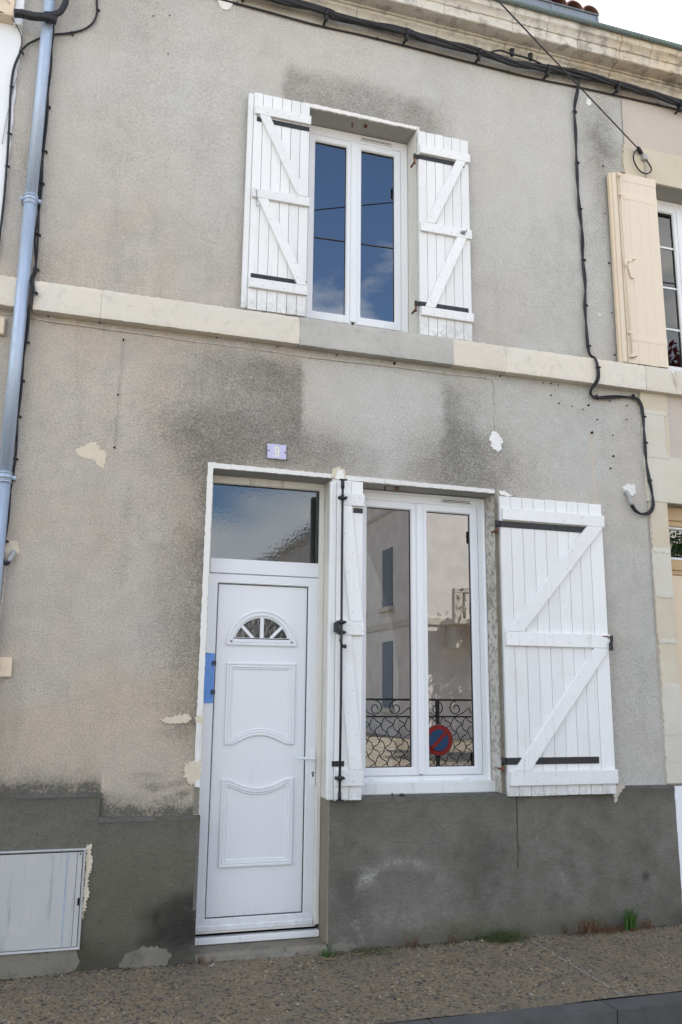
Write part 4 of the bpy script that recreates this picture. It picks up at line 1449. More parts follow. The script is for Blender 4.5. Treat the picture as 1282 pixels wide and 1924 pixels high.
for i in range(len(cj) - 1):
    cornice_stone(nb, cj[i] + .002, cj[i + 1] - .002, S_CORNW, 170 + i)
tube('gutter', nb, [(4.19, -.298, 7.0), (6, -.298, 7.0), (12, -.298, 7.0)], .021, M_GUT, 10, 1)
bm = bmesh.new(); bm_box(bm, HX1 + .005, NX1, -.27, 8.0, 6.997, 7.02); link('roof_deck', finish(bm, M_ZINCB), nb)
rn = roof(nb, 4.2, NX1, 4.05, 7.185)
for o in rn.children:
    o.location.z -= .130
rn.location.z -= .06
for o in ((4.404, 4.30), (5.251, 5.4)):
    box('reveal', nb, min(o), max(o), -.005, .30, 4.147, 6.05, S_QUOINP, 0)
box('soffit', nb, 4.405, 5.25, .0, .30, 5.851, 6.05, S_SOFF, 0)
box('reveal', nb, 4.22, 4.344, -.005, .30, -.05, 3.2, S_QUOINP, 0)
box('reveal', nb, 5.301, 5.45, -.005, .30, -.05, 3.2, S_QUOINP, 0)
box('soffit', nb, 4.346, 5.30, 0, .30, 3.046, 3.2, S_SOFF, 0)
nw = bpy.data.objects.new('window', None); C.objects.link(nw); nw.parent = nb; LOC[nw.name] = Vector((4.83, .2, 4.15)); nw.location = LOC[nw.name] - wloc(nb)
frame('window_frame', nw, 4.407, 5.248, 4.15, 5.849, .06, .185, .25, wb=.09, wt=.075)
zb = (5.40, 5.02, 4.635)
casement(nw, 4.455, 4.815, 4.235, 5.780, .175, .05, G_NB, .06, zb)
casement(nw, 4.835, 5.195, 4.235, 5.780, .175, .05, G_NB, .06, zb)
box('mullion_cover', nw, 4.800, 4.850, .165, .178, 4.245, 5.775, P_PVC, .004)
nd = bpy.data.objects.new('door', None); C.objects.link(nd); nd.parent = nb; LOC[nd.name] = Vector((4.82, .15, 0)); nd.location = LOC[nd.name] - wloc(nb)
box('door_header', nd, 4.346, 5.299, .09, .20, 2.885, 3.0445, P_TAN, .004)
box('door_header_rail', nd, 4.346, 5.299, .075, .0895, 2.93, 2.97, P_TAN, .006)
frame('transom_frame', nd, 4.346, 5.299, 2.62, 2.884, .02, .10, .16)
bm = bmesh.new(); bm_box(bm, 4.36, 5.28, .125, .131, 2.63, 2.87); link('transom_pane', finish(bm, G_LOW), nd)
box('door_rail', nd, 4.346, 5.299, .10, .18, 2.50, 2.619, P_TAN, .004)
box('door_moulding', nd, 4.346, 5.299, .085, .0995, 2.535, 2.565, P_TAN, .006)
box('door_leaf', nd, 4.346, 5.299, .11, .17, .05, 2.499, P_CREAM, .004, 'tan painted door leaf')
box('door_leaf_panel', nd, 4.41, 5.23, .104, .1095, .3, 2.44, P_CREAM, .004)
box('doorstep', nb, 4.346, 5.299, -.02, .3, -.05, .045, S_STEP, .006)
box('back_wall', nb, HX1 + .01, NX1, 7.9, 8.1, 0, 7.0, S_PINK, 0)
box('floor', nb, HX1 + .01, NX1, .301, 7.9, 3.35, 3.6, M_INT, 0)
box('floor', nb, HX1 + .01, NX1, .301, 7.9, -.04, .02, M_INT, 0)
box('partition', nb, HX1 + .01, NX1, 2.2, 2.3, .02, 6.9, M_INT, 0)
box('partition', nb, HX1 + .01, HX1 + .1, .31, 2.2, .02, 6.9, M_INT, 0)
# peach shutter
ps = bpy.data.objects.new('shutter', None); C.objects.link(ps); ps.parent = nb; LOC[ps.name] = Vector((4.2, -.06, 4.15)); ps.location = LOC[ps.name] - wloc(nb)
ps['label'] = 'peach painted shutter with a round rod along its left edge'
planks(ps, [4.035, 4.130, 4.225, 4.318, 4.408], 4.152, 5.835, -.072, -.042, P_PEACH, .0002, .0008)
box('batten', ps, 4.034, 4.409, -.0738, -.0728, 5.765, 5.838, P_PEACH, .001)
box('batten', ps, 4.034, 4.409, -.0738, -.0728, 5.60, 5.665, P_PEACH, .001)
box('batten', ps, 4.034, 4.409, -.0738, -.0728, 4.345, 4.405, P_PEACH, .001)
box('cover_strip', ps, 3.990, 4.034, -.070, -.030, 4.150, 5.838, P_PEACH, .010)
box('cover_strip', ps, 3.962, 3.9895, -.060, -.022, 4.150, 5.830, P_CREAM, .006)
tube('espagnolette_rod', ps, [(4.048, -.092, 4.19), (4.048, -.092, 5.0), (4.048, -.092, 5.82)], .008, P_PEACH, 8, 1)
for z in (4.20, 4.40, 5.62, 5.80):
    box('rod_guide', ps, 4.032, 4.062, -.102, -.0746, z - .012, z + .012, P_PEACH, .003)
tube('rod_hook', ps, [(4.048, -.092, 5.822), (4.06, -.094, 5.826), (4.085, -.095, 5.82), (4.092, -.095, 5.828)], .004, M_RUST, 6)
tube('rod_hook', ps, [(4.048, -.092, 4.188), (4.06, -.094, 4.186), (4.085, -.095, 4.198), (4.095, -.095, 4.205)], .004, M_RUST, 6)
slab('latch_plate', ps, [(4.065, 5.03), (4.085, 5.022), (4.105, 5.03), (4.118, 5.05), (4.128, 5.056), (4.150, 5.056), (4.150, 5.066), (4.122, 5.068), (4.112, 5.072), (4.07, 5.058)], -.086, -.074, P_PEACH)
slab('latch_plate', ps, [(4.07, 4.985), (4.075, 4.955), (4.085, 4.93), (4.095, 4.89), (4.118, 4.88), (4.128, 4.90), (4.122, 4.925), (4.132, 4.945), (4.132, 4.985), (4.120, 5.01), (4.085, 5.012)], -.088, -.074, P_PEACH)
cyl('rod_collar', ps, (4.048, -.092, 4.965), (0, 0, 1), .014, .07, P_PEACH, 8)

# ================================================================== LEFT NEIGHBOUR
lb = thing('terraced_house', 'white painted neighbouring house at the left edge', 'house', (-4, 0, 0))
bm = bmesh.new()
P = jag([(-.650, 4.17), (-.650, 6.02)], .006, .03, 5)
P = [(x, z) for x, z in P if z < 6.02]
edge = [(-.652 + random.uniform(-.006, .006), z) for z in np.arange(4.2, 6.0, .04)]
prism(bm, [(-8, 4.17), (-.655, 4.17)] + edge + [(-.655, 6.02), (-8, 6.02)], -.016, .3)
link('upper_wall', finish(bm, P_WHITEWALL), lb)
bm = bmesh.new(); bm_box(bm, -8, HX0 - .002, -.004, .3, -.05, 3.94); link('lower_wall', finish(bm, S_PINK), lb)
stone('string_course_stone', lb, -2, -.452, SY, .02, 3.945, 4.150, S_STRING, .006, .03, 33)
stone('string_course_stone', lb, -8, -2.004, SY, .02, 3.945, 4.150, S_STRING, .006, .05, 34)
box('eave_board', lb, -8, -.705, -.10, .3, 6.021, 7.0, P_CREAM, .004)
box('eave_end', lb, -.7045, -.650, -.06, .3, 6.00, 7.0, P_WHITEWALL, .004)
box('roof_deck', lb, -8, -.66, -.2, 8.0, 7.0, 7.1, M_ZINCB, 0)
box('back_wall', lb, -8, -.66, 7.9, 8.1, 0, 7.0, S_PINK, 0)

# ================================================================== PIPES AND CABLES
dp = thing('downpipe', 'round grey zinc downpipe running down the left side of the house', 'pipe', (-.487, -.07, 0))
PX, PYY = -.487, -.075
tube('pipe_section', dp, [(PX, PYY, .02), (PX, PYY, 2.86)], .0385, M_ZINCP, 20, 1)
tube('pipe_section', dp, [(PX, PYY, 2.80), (PX, PYY, 4.72)], .0400, M_ZINCP, 20, 1)
tube('pipe_section', dp, [(PX, PYY, 4.66), (PX, PYY, 6.96)], .0385, M_ZINCP, 20, 1)
for z in (4.67, 2.80):
    bm = bmesh.new()
    for dz, r in ((0, .044), (.022, .0425), (.055, .046)):
        bm_tube(bm, [(0, 0, dz - .006), (0, 0, dz - .003), (0, 0, dz + .003), (0, 0, dz + .006)], [.0385, r, r, .0385], 20, False)
    bm_tube(bm, [(0, 0, -.008), (0, 0, .06)], .0412, 20)
    c = link('pipe_collar', finish(bm, M_ZINCP), dp, (PX, PYY, z))
    bm = bmesh.new()
    bm_tube(bm, [(0, 0, -.011), (0, 0, .011)], .0455, 20)
    for sx in (-1, 1):
        bm_box(bm, sx * .043 if sx > 0 else -.066, .066 if sx > 0 else -.043, -.006, .006, -.012, .012, .002)
        bm_tube(bm, [(sx * .056, -.006, 0), (sx * .056, -.013, 0)], .007, 8)
        bm_tube(bm, [(sx * .056, .005, 0), (sx * .056, .075, 0)], .005, 6)
    link('pipe_bracket', finish(bm, M_ZINCP), dp, (PX, PYY, z + .03))


def clip(parent, p, d, r, mat=M_CABLE):
    """saddle clip round a cable at p, running along d, nailed to the wall"""
    d = Vector(d).normalized()
    bm = bmesh.new()
    bm_tube(bm, [-d * .005, d * .005], r * 1.35, 8)
    s = d.cross(Vector((0, 1, 0))).normalized()
    bm_tube(bm, [s * r * 1.9 + Vector((0, -r * .3, 0)), s * r * 1.9 + Vector((0, r * 1.4 + .008, 0))], r * .7, 6)
    bm_tube(bm, [s * r * .8, s * r * 1.9], r * .75, 6)
    return link('cable_clip', finish(bm, mat), parent, p)


def cable(name, label, P, r, mat=M_CABLE, clips=(), n=6, cat='cable'):
    t = thing(name, label, cat, P[0])
    tube('cord', t, P, r, mat, 8, n)
    Q = spline(P, n)
    for z in clips:
        i = min(range(1, len(Q) - 1), key=lambda j: (Q[j] - Vector(z)).length)
        clip(t, Q[i], Q[i + 1] - Q[i - 1], max(r, .004), mat)
    return t


def twisted(name, label, P, r, R, turns, strands, clips=(), cr=None, cat='cable', n=8):
    t = thing(name, label, cat, P[0])
    Q = spline(P, n)
    o = Vector(P[0])
    L = [0]
    for a, b in zip(Q, Q[1:]): L.append(L[-1] + (b - a).length)
    bm = bmesh.new()
    for s in range(strands):
        path = []
        for i, q in enumerate(Q):
            d = (Q[min(i + 1, len(Q) - 1)] - Q[max(i - 1, 0)]).normalized()
            u = d.cross(Vector((0, 1, 0))).normalized(); v = d.cross(u)
            a = 2 * math.pi * (s / strands + L[i] * turns) + .6 * math.sin(L[i] * 3 + s)
            rad = R * (1 + .35 * math.sin(L[i] * 4.3 + s * 2.1))
            path.append(q + u * math.cos(a) * rad + v * math.sin(a) * rad * .6 - o)
        bm_tube(bm, path, r, 7)
    bmesh.ops.recalc_face_normals(bm, faces=bm.faces[:])
    link('cord', finish(bm, M_CABLE), t, o)
    for p in clips:
        i = min(range(1, len(Q) - 1), key=lambda j: (Q[j] - Vector(p)).length)
        clip(t, Q[i], Q[i + 1] - Q[i - 1], cr or (R + r))
    return t


# thick bundle under the cornice
bx = [-.9, -.2, .5, 1.02, 1.49, 1.61, 2.16, 2.32, 2.79, 3.07, 3.42, 3.77, 4.09, 4.46, 4.74, 5.3, 6.2]
bz = [6.74, 6.70, 6.72, 6.695, 6.690, 6.668, 6.682, 6.664, 6.668, 6.642, 6.672, 6.690, 6.681, 6.672, 6.648, 6.67, 6.65]
bund = twisted('cable_bundle', 'thick black twisted cable bundle slung under the cornice', [(x, -.075, z) for x, z in zip(bx, bz)], .0155, .0165, .75, 5, n=10)
for x, z in ((.22, 6.69), (.86, 6.70), (1.499, 6.67), (2.16, 6.672), (2.789, 6.655), (3.418, 6.660), (4.091, 6.668), (4.725, 6.632), (5.5, 6.66)):
    bm = bmesh.new()
    bm_tube(bm, [(-.011, 0, .006), (.011, 0, .006)], .036, 10)
    bm_tube(bm, [(0, -.01, -.02), (0, .02, -.058)], [.017, .013], 8)
    bm_tube(bm, [(0, .0, -.035), (0, .075, -.035)], .010, 8)
    link('bundle_clamp', finish(bm, M_CABLE), bund, (x, -.075, z))
for x in (3.075, 3.245):
    bm = bmesh.new()
    bm_tube(bm, [(0, 0, -.03), (0, 0, -.012), (0, 0, .0), (0, 0, .026), (0, 0, .034)], [.014, .020, .017, .022, .012], 10)
    link('branch_connector', finish(bm, M_CABLE), bund, (x, -.10, 6.715))
tube('branch_cord', bund, [(2.86, -.09, 6.66), (2.96, -.10, 6.705), (3.075, -.10, 6.70), (3.25, -.10, 6.695), (3.45, -.085, 6.66)], .008, M_CABLE, 7)
cable('thin_cable', 'thin straight black cable pinned to the wall below the thick bundle', [(-.17, -.014, 6.64), (.734, -.014, 6.626), (1.038, -.014, 6.618), (1.457, -.014, 6.605), (1.936, -.014, 6.614), (2.812, -.014, 6.604), (3.3, -.014, 6.6), (3.757, -.014, 6.619), (4.187, -.018, 6.626), (4.79, -.020, 6.63), (6, -.02, 6.63)], .0075, M_CABLE, [(x, -.014, 6.61) for x in (.82, 1.93, 3.05, 3.757, 4.52)])
twisted('drop_cable', 'paired black cable dropping down the right of the wall to a grey conduit', [(3.63, -.07, 6.715), (3.688, -.075, 6.715), (3.722, -.060, 6.66), (3.712, -.04, 6.533), (3.686, -.025, 6.364), (3.688, -.022, 6.148), (3.686, -.022, 5.924), (3.680, -.022, 5.702), (3.688, -.022, 5.5), (3.700, -.022, 5.273), (3.697, -.022, 5.008), (3.702, -.022, 4.758), (3.692, -.022, 4.574), (3.700, -.03, 4.223), (3.718, -.085, 4.14), (3.728, -.095, 4.05), (3.722, -.09, 3.965), (3.692, -.045, 3.90), (3.698, -.026, 3.862), (3.759, -.022, 3.842), (3.929, -.022, 3.869), (4.095, -.022, 3.884), (4.150, -.022, 3.855), (4.171, -.022, 3.761), (4.170, -.024, 3.555), (4.169, -.026, 3.347), (4.180, -.028, 3.232), (4.204, -.032, 3.093), (4.200, -.034, 3.005), (4.160, -.034, 2.951), (4.09, -.034, 2.937), (4.035, -.034, 2.960), (4.005, -.034, 3.002)],
        .0078, .0075, 1.6, 2, [(3.686, -.025, 6.37), (3.68, -.022, 5.9), (3.69, -.022, 5.46), (3.70, -.022, 5.0), (3.698, -.022, 4.62), (3.70, -.03, 4.25), (3.728, -.09, 4.06), (3.76, -.022, 3.842), (4.10, -.022, 3.88), (4.171, -.022, 3.72), (4.169, -.022, 3.52), (4.18, -.022, 3.22)], .011, n=6)
cd = thing('conduit', 'short grey conduit stub in white filler at the end of the right cable', 'conduit', (3.99, -.03, 3.05), 'conduit stubs')
tube('conduit_tube', cd, [(3.977, .0, 3.110), (3.981, -.026, 3.090), (4.003, -.036, 3.000)], .0165, M_GREYPL, 12, 4)
cd = thing('conduit', 'short pale conduit stub in the cream patch beside the downpipe foot of the left cable', 'conduit', (-.41, -.03, 2.34), 'conduit stubs')
tube('conduit_tube', cd, [(-.402, .0, 2.385), (-.402, -.03, 2.372), (-.424, -.042, 2.318)], .0165, M_GREYPL, 12, 4)
twisted('riser_cable', 'paired black cable beside the downpipe looping into a pale conduit', [(-.455, -.09, 6.03), (-.452, -.06, 5.995), (-.450, -.04, 5.94), (-.452, -.03, 5.875), (-.448, -.03, 5.75), (-.448, -.03, 5.626), (-.446, -.03, 5.46), (-.444, -.03, 5.34), (-.440, -.03, 5.1), (-.441, -.03, 4.862), (-.434, -.03, 4.592), (-.434, -.03, 4.439), (-.424, -.03, 4.24), (-.434, -.08, 4.135), (-.416, -.095, 4.048), (-.434, -.085, 3.953), (-.441, -.04, 3.85), (-.443, -.03, 3.734), (-.450, -.03, 3.518), (-.450, -.03, 3.237), (-.447, -.03, 2.963), (-.450, -.03, 2.727), (-.451, -.035, 2.594), (-.456, -.04, 2.463), (-.462, -.04, 2.365), (-.450, -.042, 2.316), (-.430, -.042, 2.306), (-.420, -.042, 2.325)],
        .0070, .0075, 1.3, 2, [(-.446, -.03, 5.44), (-.44, -.03, 5.1), (-.44, -.03, 4.86), (-.434, -.03, 4.5), (-.424, -.03, 4.25), (-.416, -.09, 4.05), (-.443, -.03, 3.73), (-.45, -.03, 3.48), (-.45, -.03, 3.24), (-.447, -.03, 2.95), (-.456, -.03, 2.45)], .010, n=6)
cable('looping_cable', 'single black cable curving from the top left down behind the downpipe', [(-.181, -.014, 6.60), (-.181, -.014, 6.367), (-.172, -.014, 6.282), (-.191, -.014, 6.188), (-.251, -.014, 6.111), (-.346, -.014, 6.055), (-.473, -.018, 6.0), (-.561, -.02, 5.934), (-.618, -.026, 5.868), (-.653, -.026, 5.788), (-.679, -.026, 5.657), (-.680, -.026, 5.472), (-.670, -.026, 5.272), (-.660, -.026, 4.995), (-.655, -.026, 4.685), (-.660, -.026, 4.3)], .0075, M_CABLE, [(-.172, -.014, 6.29), (-.33, -.014, 6.06), (-.64, -.026, 5.82), (-.675, -.026, 5.55), (-.668, -.026, 5.2), (-.66, -.026, 4.95)])
cable('thin_wire', 'thin black wire sagging over the white house onto the looping cable', [(-.80, -.11, 6.028), (-.727, -.08, 6.029), (-.672, -.04, 5.981), (-.647, -.028, 5.928), (-.640, -.028, 5.847), (-.650, -.028, 5.778), (-.673, -.036, 5.64), (-.674, -.036, 5.4)], .0034, n=6, cat='wire')
cable('thin_wire', 'thin grey wire hanging beside the looping cable on the jagged paint edge', [(-.803, -.125, 6.10), (-.763, -.115, 6.13), (-.734, -.10, 6.108), (-.716, -.06, 6.054), (-.664, -.03, 6.008), (-.626, -.02, 5.921), (-.611, -.02, 5.862), (-.616, -.02, 5.756), (-.631, -.02, 5.690), (-.655, -.024, 5.60), (-.684, -.026, 5.36), (-.70, -.026, 5.1)], .0026, M_GREYPL, n=6, cat='wire')
sl = thing('cable_sleeve', 'fat black insulating sleeve lying across the top of the downpipe', 'cable sleeve', (-.68, -.15, 6.0))
tube('sleeve_tube', sl, [(-.695, -.140, 6.012), (-.640, -.143, 6.018), (-.584, -.146, 6.014), (-.484, -.146, 6.030), (-.425, -.140, 6.022)], .028, M_CABLE, 12)
tube('bent_sleeve', sl, [(-.505, -.145, 6.050), (-.455, -.135, 6.072), (-.412, -.125, 6.11), (-.392, -.115, 6.165), (-.380, -.105, 6.223), (-.385, -.09, 6.32), (-.39, -.08, 6.68)], .0205, M_CABLE, 12)
for x in (-.655, -.60, -.50):
    cyl('sleeve_band', sl, (x, -.145, 6.016 if x < -.55 else 6.028), (1, 0, .05), .0298, .012, M_BLACK, 12)
bw = cable('bell_wire', 'thin cream wire clipped under the string course and down to a white filler patch', [(-.60, -.006, 3.915), (-.42, -.006, 3.910), (-.289, -.006, 3.903), (-.09, -.006, 3.902), (.148, -.006, 3.899), (.426, -.006, 3.898), (.569, -.006, 3.891), (.823, -.006, 3.894), (1.121, -.006, 3.893), (1.35, -.006, 3.885), (1.664, -.006, 3.886), (1.987, -.006, 3.893), (2.32, -.006, 3.891), (2.511, -.006, 3.890), (2.70, -.006, 3.896), (2.817, -.006, 3.898), (2.858, -.006, 3.885), (2.874, -.006, 3.85), (2.877, -.006, 3.80), (2.875, -.006, 3.61), (2.880, -.006, 3.46)], .0035, M_CREAMW, (), 6, 'wire')
for x, z in ((-.27, 3.903), (.03, 3.90), (.32, 3.897), (.62, 3.892), (.90, 3.894), (1.16, 3.892), (1.44, 3.885), (1.70, 3.887), (1.96, 3.892), (2.22, 3.892), (2.48, 3.89), (2.80, 3.898), (2.877, 3.70), (2.878, 3.52)):
    box('wire_clip', bw, x - .004, x + .004, -.012, -.001, z - .010, z + .004, M_GREYPL, .001)
cable('bell_wire', 'thin pale wire hanging straight down from the left conduit', [(-.432, -.006, 2.34), (-.440, -.006, 2.302), (-.442, -.006, 2.146), (-.447, -.006, 2.003), (-.45, -.006, 1.7)], .0035, M_CREAMW, [(-.441, -.006, 2.2), (-.444, -.006, 2.08)], 6, 'wire')
# overhead span line, dead-ended beside the peach shutter
A0 = Vector((4.262, -.06, 6.119))
B0 = Vector((2.41, -1.1, 6.145))
ov = thing('overhead_line', 'taut thin overhead line stretched from above down to a hook by the peach shutter', 'cable', tuple(A0))
pts = [tuple(A0.lerp(B0, t) + Vector((0, 0, 0))) for t in np.linspace(0, 1, 12)]
E2 = A0 + (B0 - A0) * 6.5
pts += [tuple(B0.lerp(E2, t)) for t in np.linspace(.1, 1, 6)]
tube('cord', ov, pts, .0055, M_CABLE, 7, 3)
bm = bmesh.new()
bm_tube(bm, [(0, 0, .012), (.02, .01, 0), (.045, .02, -.018), (.055, .03, -.024)], [.010, .019, .019, .010], 8)
bm_tube(bm, [(.05, .02, -.02), (.075, .03, -.012), (.08, .035, -.035), (.065, .07, -.045)], .006, 6)
link('dead_end_clamp', finish(bm, M_CABLE), ov, tuple(A0))
tube('tail_loop', ov, [(4.262, -.05, 6.105), (4.238, -.05, 6.08), (4.222, -.05, 6.031), (4.235, -.05, 5.97), (4.275, -.05, 5.915), (4.327, -.05, 5.897), (4.375, -.05, 5.915), (4.396, -.05, 5.955), (4.380, -.045, 6.0), (4.350, -.04, 6.050)], .0062, M_CABLE, 7)
box('terminal_cap', ov, 4.322, 4.366, -.055, -.017, 6.035, 6.085, M_GREYPL, .003)
tube('earth_wire', ov, [(4.350, -.03, 6.04), (4.352, -.03, 5.95), (4.350, -.03, 5.84)], .0045, M_GREYPL, 6)
# a second line over the street, seen in the upper panes
tube('street_line', None, [(-16, -4.6, 8.6), (0, -4.9, 7.9), (18, -5.2, 8.9)], .012, M_CABLE, 6, 10)
tag(bpy.data.objects['street_line'], 'black line sagging over the street, mirrored in the upper window panes', 'cable')

# ================================================================== SMALL THINGS ON THE WALL
pl = thing('house_number_plate', 'small lavender enamel plate with a cream 9 above the door', 'sign', (1.216, -.02, 3.12))
pm = slab('plate', pl, [(1.150, 3.116), (1.281, 3.116), (1.279, 3.218), (1.148, 3.220)], -.020, -.012, M_PLATE, None, None, .002)


def stroke(bm, P, w, y0, y1):
    P = [Vector(p) for p in P]
    L, R = [], []
    for i in range(len(P)):
        d = (P[min(i + 1, len(P) - 1)] - P[max(i - 1, 0)]).normalized()
        n = Vector((-d.y, d.x)) * w / 2
        L.append(P[i] + n); R.append(P[i] - n)
    for i in range(len(P) - 1):
        q = [(L[i].x, L[i].y), (L[i + 1].x, L[i + 1].y), (R[i + 1].x, R[i + 1].y), (R[i].x, R[i].y)]
        f = [bm.verts.new((x, y0, z)) for x, z in q]
        b = [bm.verts.new((x, y1, z)) for x, z in q]
        bm.faces.new(f)
        for k in range(4):
            bm.faces.new((f[(k + 1) % 4], f[k], b[k], b[(k + 1) % 4]))


bm = bmesh.new()
hw, z0, z1, zm, r = .0115, 3.133, 3.198, 3.164, .0115
cx = 1.2155
loop = [(cx + hw, zm)]
S = []
for a in np.linspace(-math.pi / 2, 0, 5): S.append((cx - 0 + hw * math.cos(a) if False else cx + hw * math.sin(a + math.pi / 2), zm + r - r * math.cos(a + math.pi / 2)))
top_loop = [(cx + hw, 3.186)] + [(cx + hw * math.cos(a), 3.186 + r * math.sin(a)) for a in np.linspace(0, math.pi, 9)] + [(cx - hw, 3.175)] + [(cx + hw * math.cos(a), 3.172 + .009 * math.sin(a)) for a in np.linspace(math.pi, 2 * math.pi, 9)]
stem = [(cx + hw, 3.187), (cx + hw, 3.146)] + [(cx + hw * math.cos(a), 3.146 + r * math.sin(a)) for a in np.linspace(0, -math.pi, 9)] + [(cx - hw, 3.151)]
stroke(bm, top_loop, .0085, -.0212, -.0195)
stroke(bm, stem, .0085, -.0214, -.0195)
bmesh.ops.recalc_face_normals(bm, faces=bm.faces[:])
link('numeral', finish(bm, M_DIGIT), pl)
for x, z in ((1.157, 3.169), (1.271, 3.166)):
    cyl('screw', pl, (x, -.0235, z), (0, 1, 0), .0055, .006, M_RUST, 8)
for x, z in ((1.284, 3.205), (1.285, 3.12)):
    cyl('wall_nail', pl, (x, -.012, z), (0, 1, 0), .004, .015, M_DARK, 6)

bs = thing('blue_strip', 'bright blue plastic strip with two metal clips on the left door stile', 'plastic strip', (.85, .17, 1.5))
slab('strip', bs, [(.812, 1.492), (.8785, 1.492), (.8785, 1.812), (.812, 1.815)], FY - .006, FY - .001, M_BLUE, None, None, .002)
box('strip_edge', bs, .806, .8305, FY - .0055, FY - .0012, 1.492, 1.815, M_DARK, 0)
for z in (1.748, 1.562):
    bm = bmesh.new()
    for a in ((-.013, .013, .010, .015), (-.013, .013, -.015, -.010), (-.013, -.008, -.0102, .0102), (.008, .013, -.0102, .0102)):
        bm_box(bm, a[0], a[1], -.008, 0, a[2], a[3], .001)
    bm_box(bm, -.004, .004, -.010, 0, -.006, .006)
    link('clip', finish(bm, M_BLACK), bs, (.874, FY - .006, z))

mb = thing('meter_box', 'pale grey utility meter box set into the plinth at the left edge', 'meter box', (-.24, -.03, .125))
bm = bmesh.new()
frame_ring(bm, MBX0, MBX1, MBZ0, MBZ1, .014, -.052, .02)
bmesh.ops.recalc_face_normals(bm, faces=bm.faces[:])
M_METER = paint_mat('meter_box_plastic', (.48, .48, .465), .9, .45, (.2, .195, .18), False, .0)
link('box_frame', finish(bm, M_METER), mb)
bm = bmesh.new()
n = 150
xs_ = np.linspace(MBX0 + .018, MBX1 - .018, n)
for i in range(n - 1):
    ribs = 1 if xs_[i] < .045 else 0
    ya = -.046 - (.0009 if (i % 2 and ribs) else 0)
    a, b = xs_[i], xs_[i + 1]
    f = [bm.verts.new(p) for p in ((a, ya, MBZ0 + .018), (b, -.046 - (.0009 if ((i + 1) % 2 and ribs) else 0), MBZ0 + .018), (b, -.046 - (.0009 if ((i + 1) % 2 and ribs) else 0), MBZ1 - .018), (a, ya, MBZ1 - .018))]
    bm.faces.new(f)
bmesh.ops.remove_doubles(bm, verts=bm.verts[:], dist=1e-5)
bmesh.ops.recalc_face_normals(bm, faces=bm.faces[:])
for f in bm.faces:
    if f.normal.y > 0: f.normal_flip()
link('box_door', finish(bm, M_METER), mb)
box('box_gap', mb, MBX0 + .012, MBX1 - .012, -.030, .02, MBZ0 + .012, MBZ1 - .012, M_DARK, 0)
box('blue_line', mb, .036, .043, -.0476, -.0462, MBZ0 + .025, MBZ1 - .022, simple('faded_blue_line', (.33, .40, .52), .5), 0)
box('box_latch', mb, .112, .122, -.050, -.0462, .36, .40, M_DARK, .001)
box('door_seam', mb, .094, .0965, -.0470, -.0458, MBZ0 + .02, MBZ1 - .02, M_SEAM, 0)
box('door_corner', mb, .108, .114, -.049, -.046, MBZ1 - .034, MBZ1 - .024, M_DARK, 0)
patch('mortar_bed', house, [(MBX0, -.02), (.10, -.02), (.145, .06), (.13, .122), (MBX0, .122)], -.028, .012, S_CEM, .008, .02, 44)

bb = thing('doorbell_box', 'square cream doorbell box with a round button at the left edge', 'doorbell', (-.41, -.03, 1.63))
slab('bell_case', bb, [(-.455, 1.636), (-.351, 1.638), (-.354, 1.751), (-.458, 1.751)], -.034, .0, P_CREAM, None, None, .004)
cyl('bell_button', bb, (-.398, -.0385, 1.707), (0, 1, 0), .021, .006, P_CREAM, 20)
for i in range(4):
    box('bell_slot', bb, -.415 + i * .009, -.409 + i * .009, -.0348, -.0335, 1.672, 1.675, S_MORT, 0)
tube('bell_cord', bb, [(-.43, -.012, 1.64), (-.425, -.014, 1.625), (-.405, -.014, 1.622), (-.398, -.012, 1.632)], .004, M_CREAMW, 6)
jb = thing('junction_box', 'small cream junction box under the string course at the left edge', 'junction box', (-.62, -.03, 3.76))
slab('box_case', jb, [(-.66, 3.765), (-.573, 3.765), (-.575, 3.885), (-.66, 3.885)], -.034, .0, P_CREAM, None, None, .004)
box('box_lid', jb, -.657, -.579, -.038, -.0345, 3.772, 3.878, P_CREAM, .003)

# ================================================================== WEEDS AND LITTER
def blade(bm, base, h, w, lean, curl, seg=4):
    ang = random.uniform(0, 6.28)
    side = Vector((math.cos(ang), math.sin(ang), 0)) * w / 2
    prev = None
    for i in range(seg + 1):
        t = i / seg
        p = base + Vector((lean.x * t * t, lean.y * t * t, h * (t - curl * t * t)))
        s = side * (1 - t ** 1.6) * (1 if i < seg else .05)
        a, b = bm.verts.new(p - s), bm.verts.new(p + s)
        if prev: bm.faces.new((prev[0], prev[1], b, a))
        prev = (a, b)


def leafq(bm, c, s, d, up=None):
    d = Vector(d).normalized()
    u = d.cross(Vector((random.uniform(-1, 1), random.uniform(-1, 1), random.uniform(-1, 1)))).normalized()
    a, b = c - d * s, c + d * s
    v = [bm.verts.new(p) for p in (a, c - u * s * .45, b, c + u * s * .45)]
    bm.faces.new(v)


def gz(x, y): return pav_z(x, y)


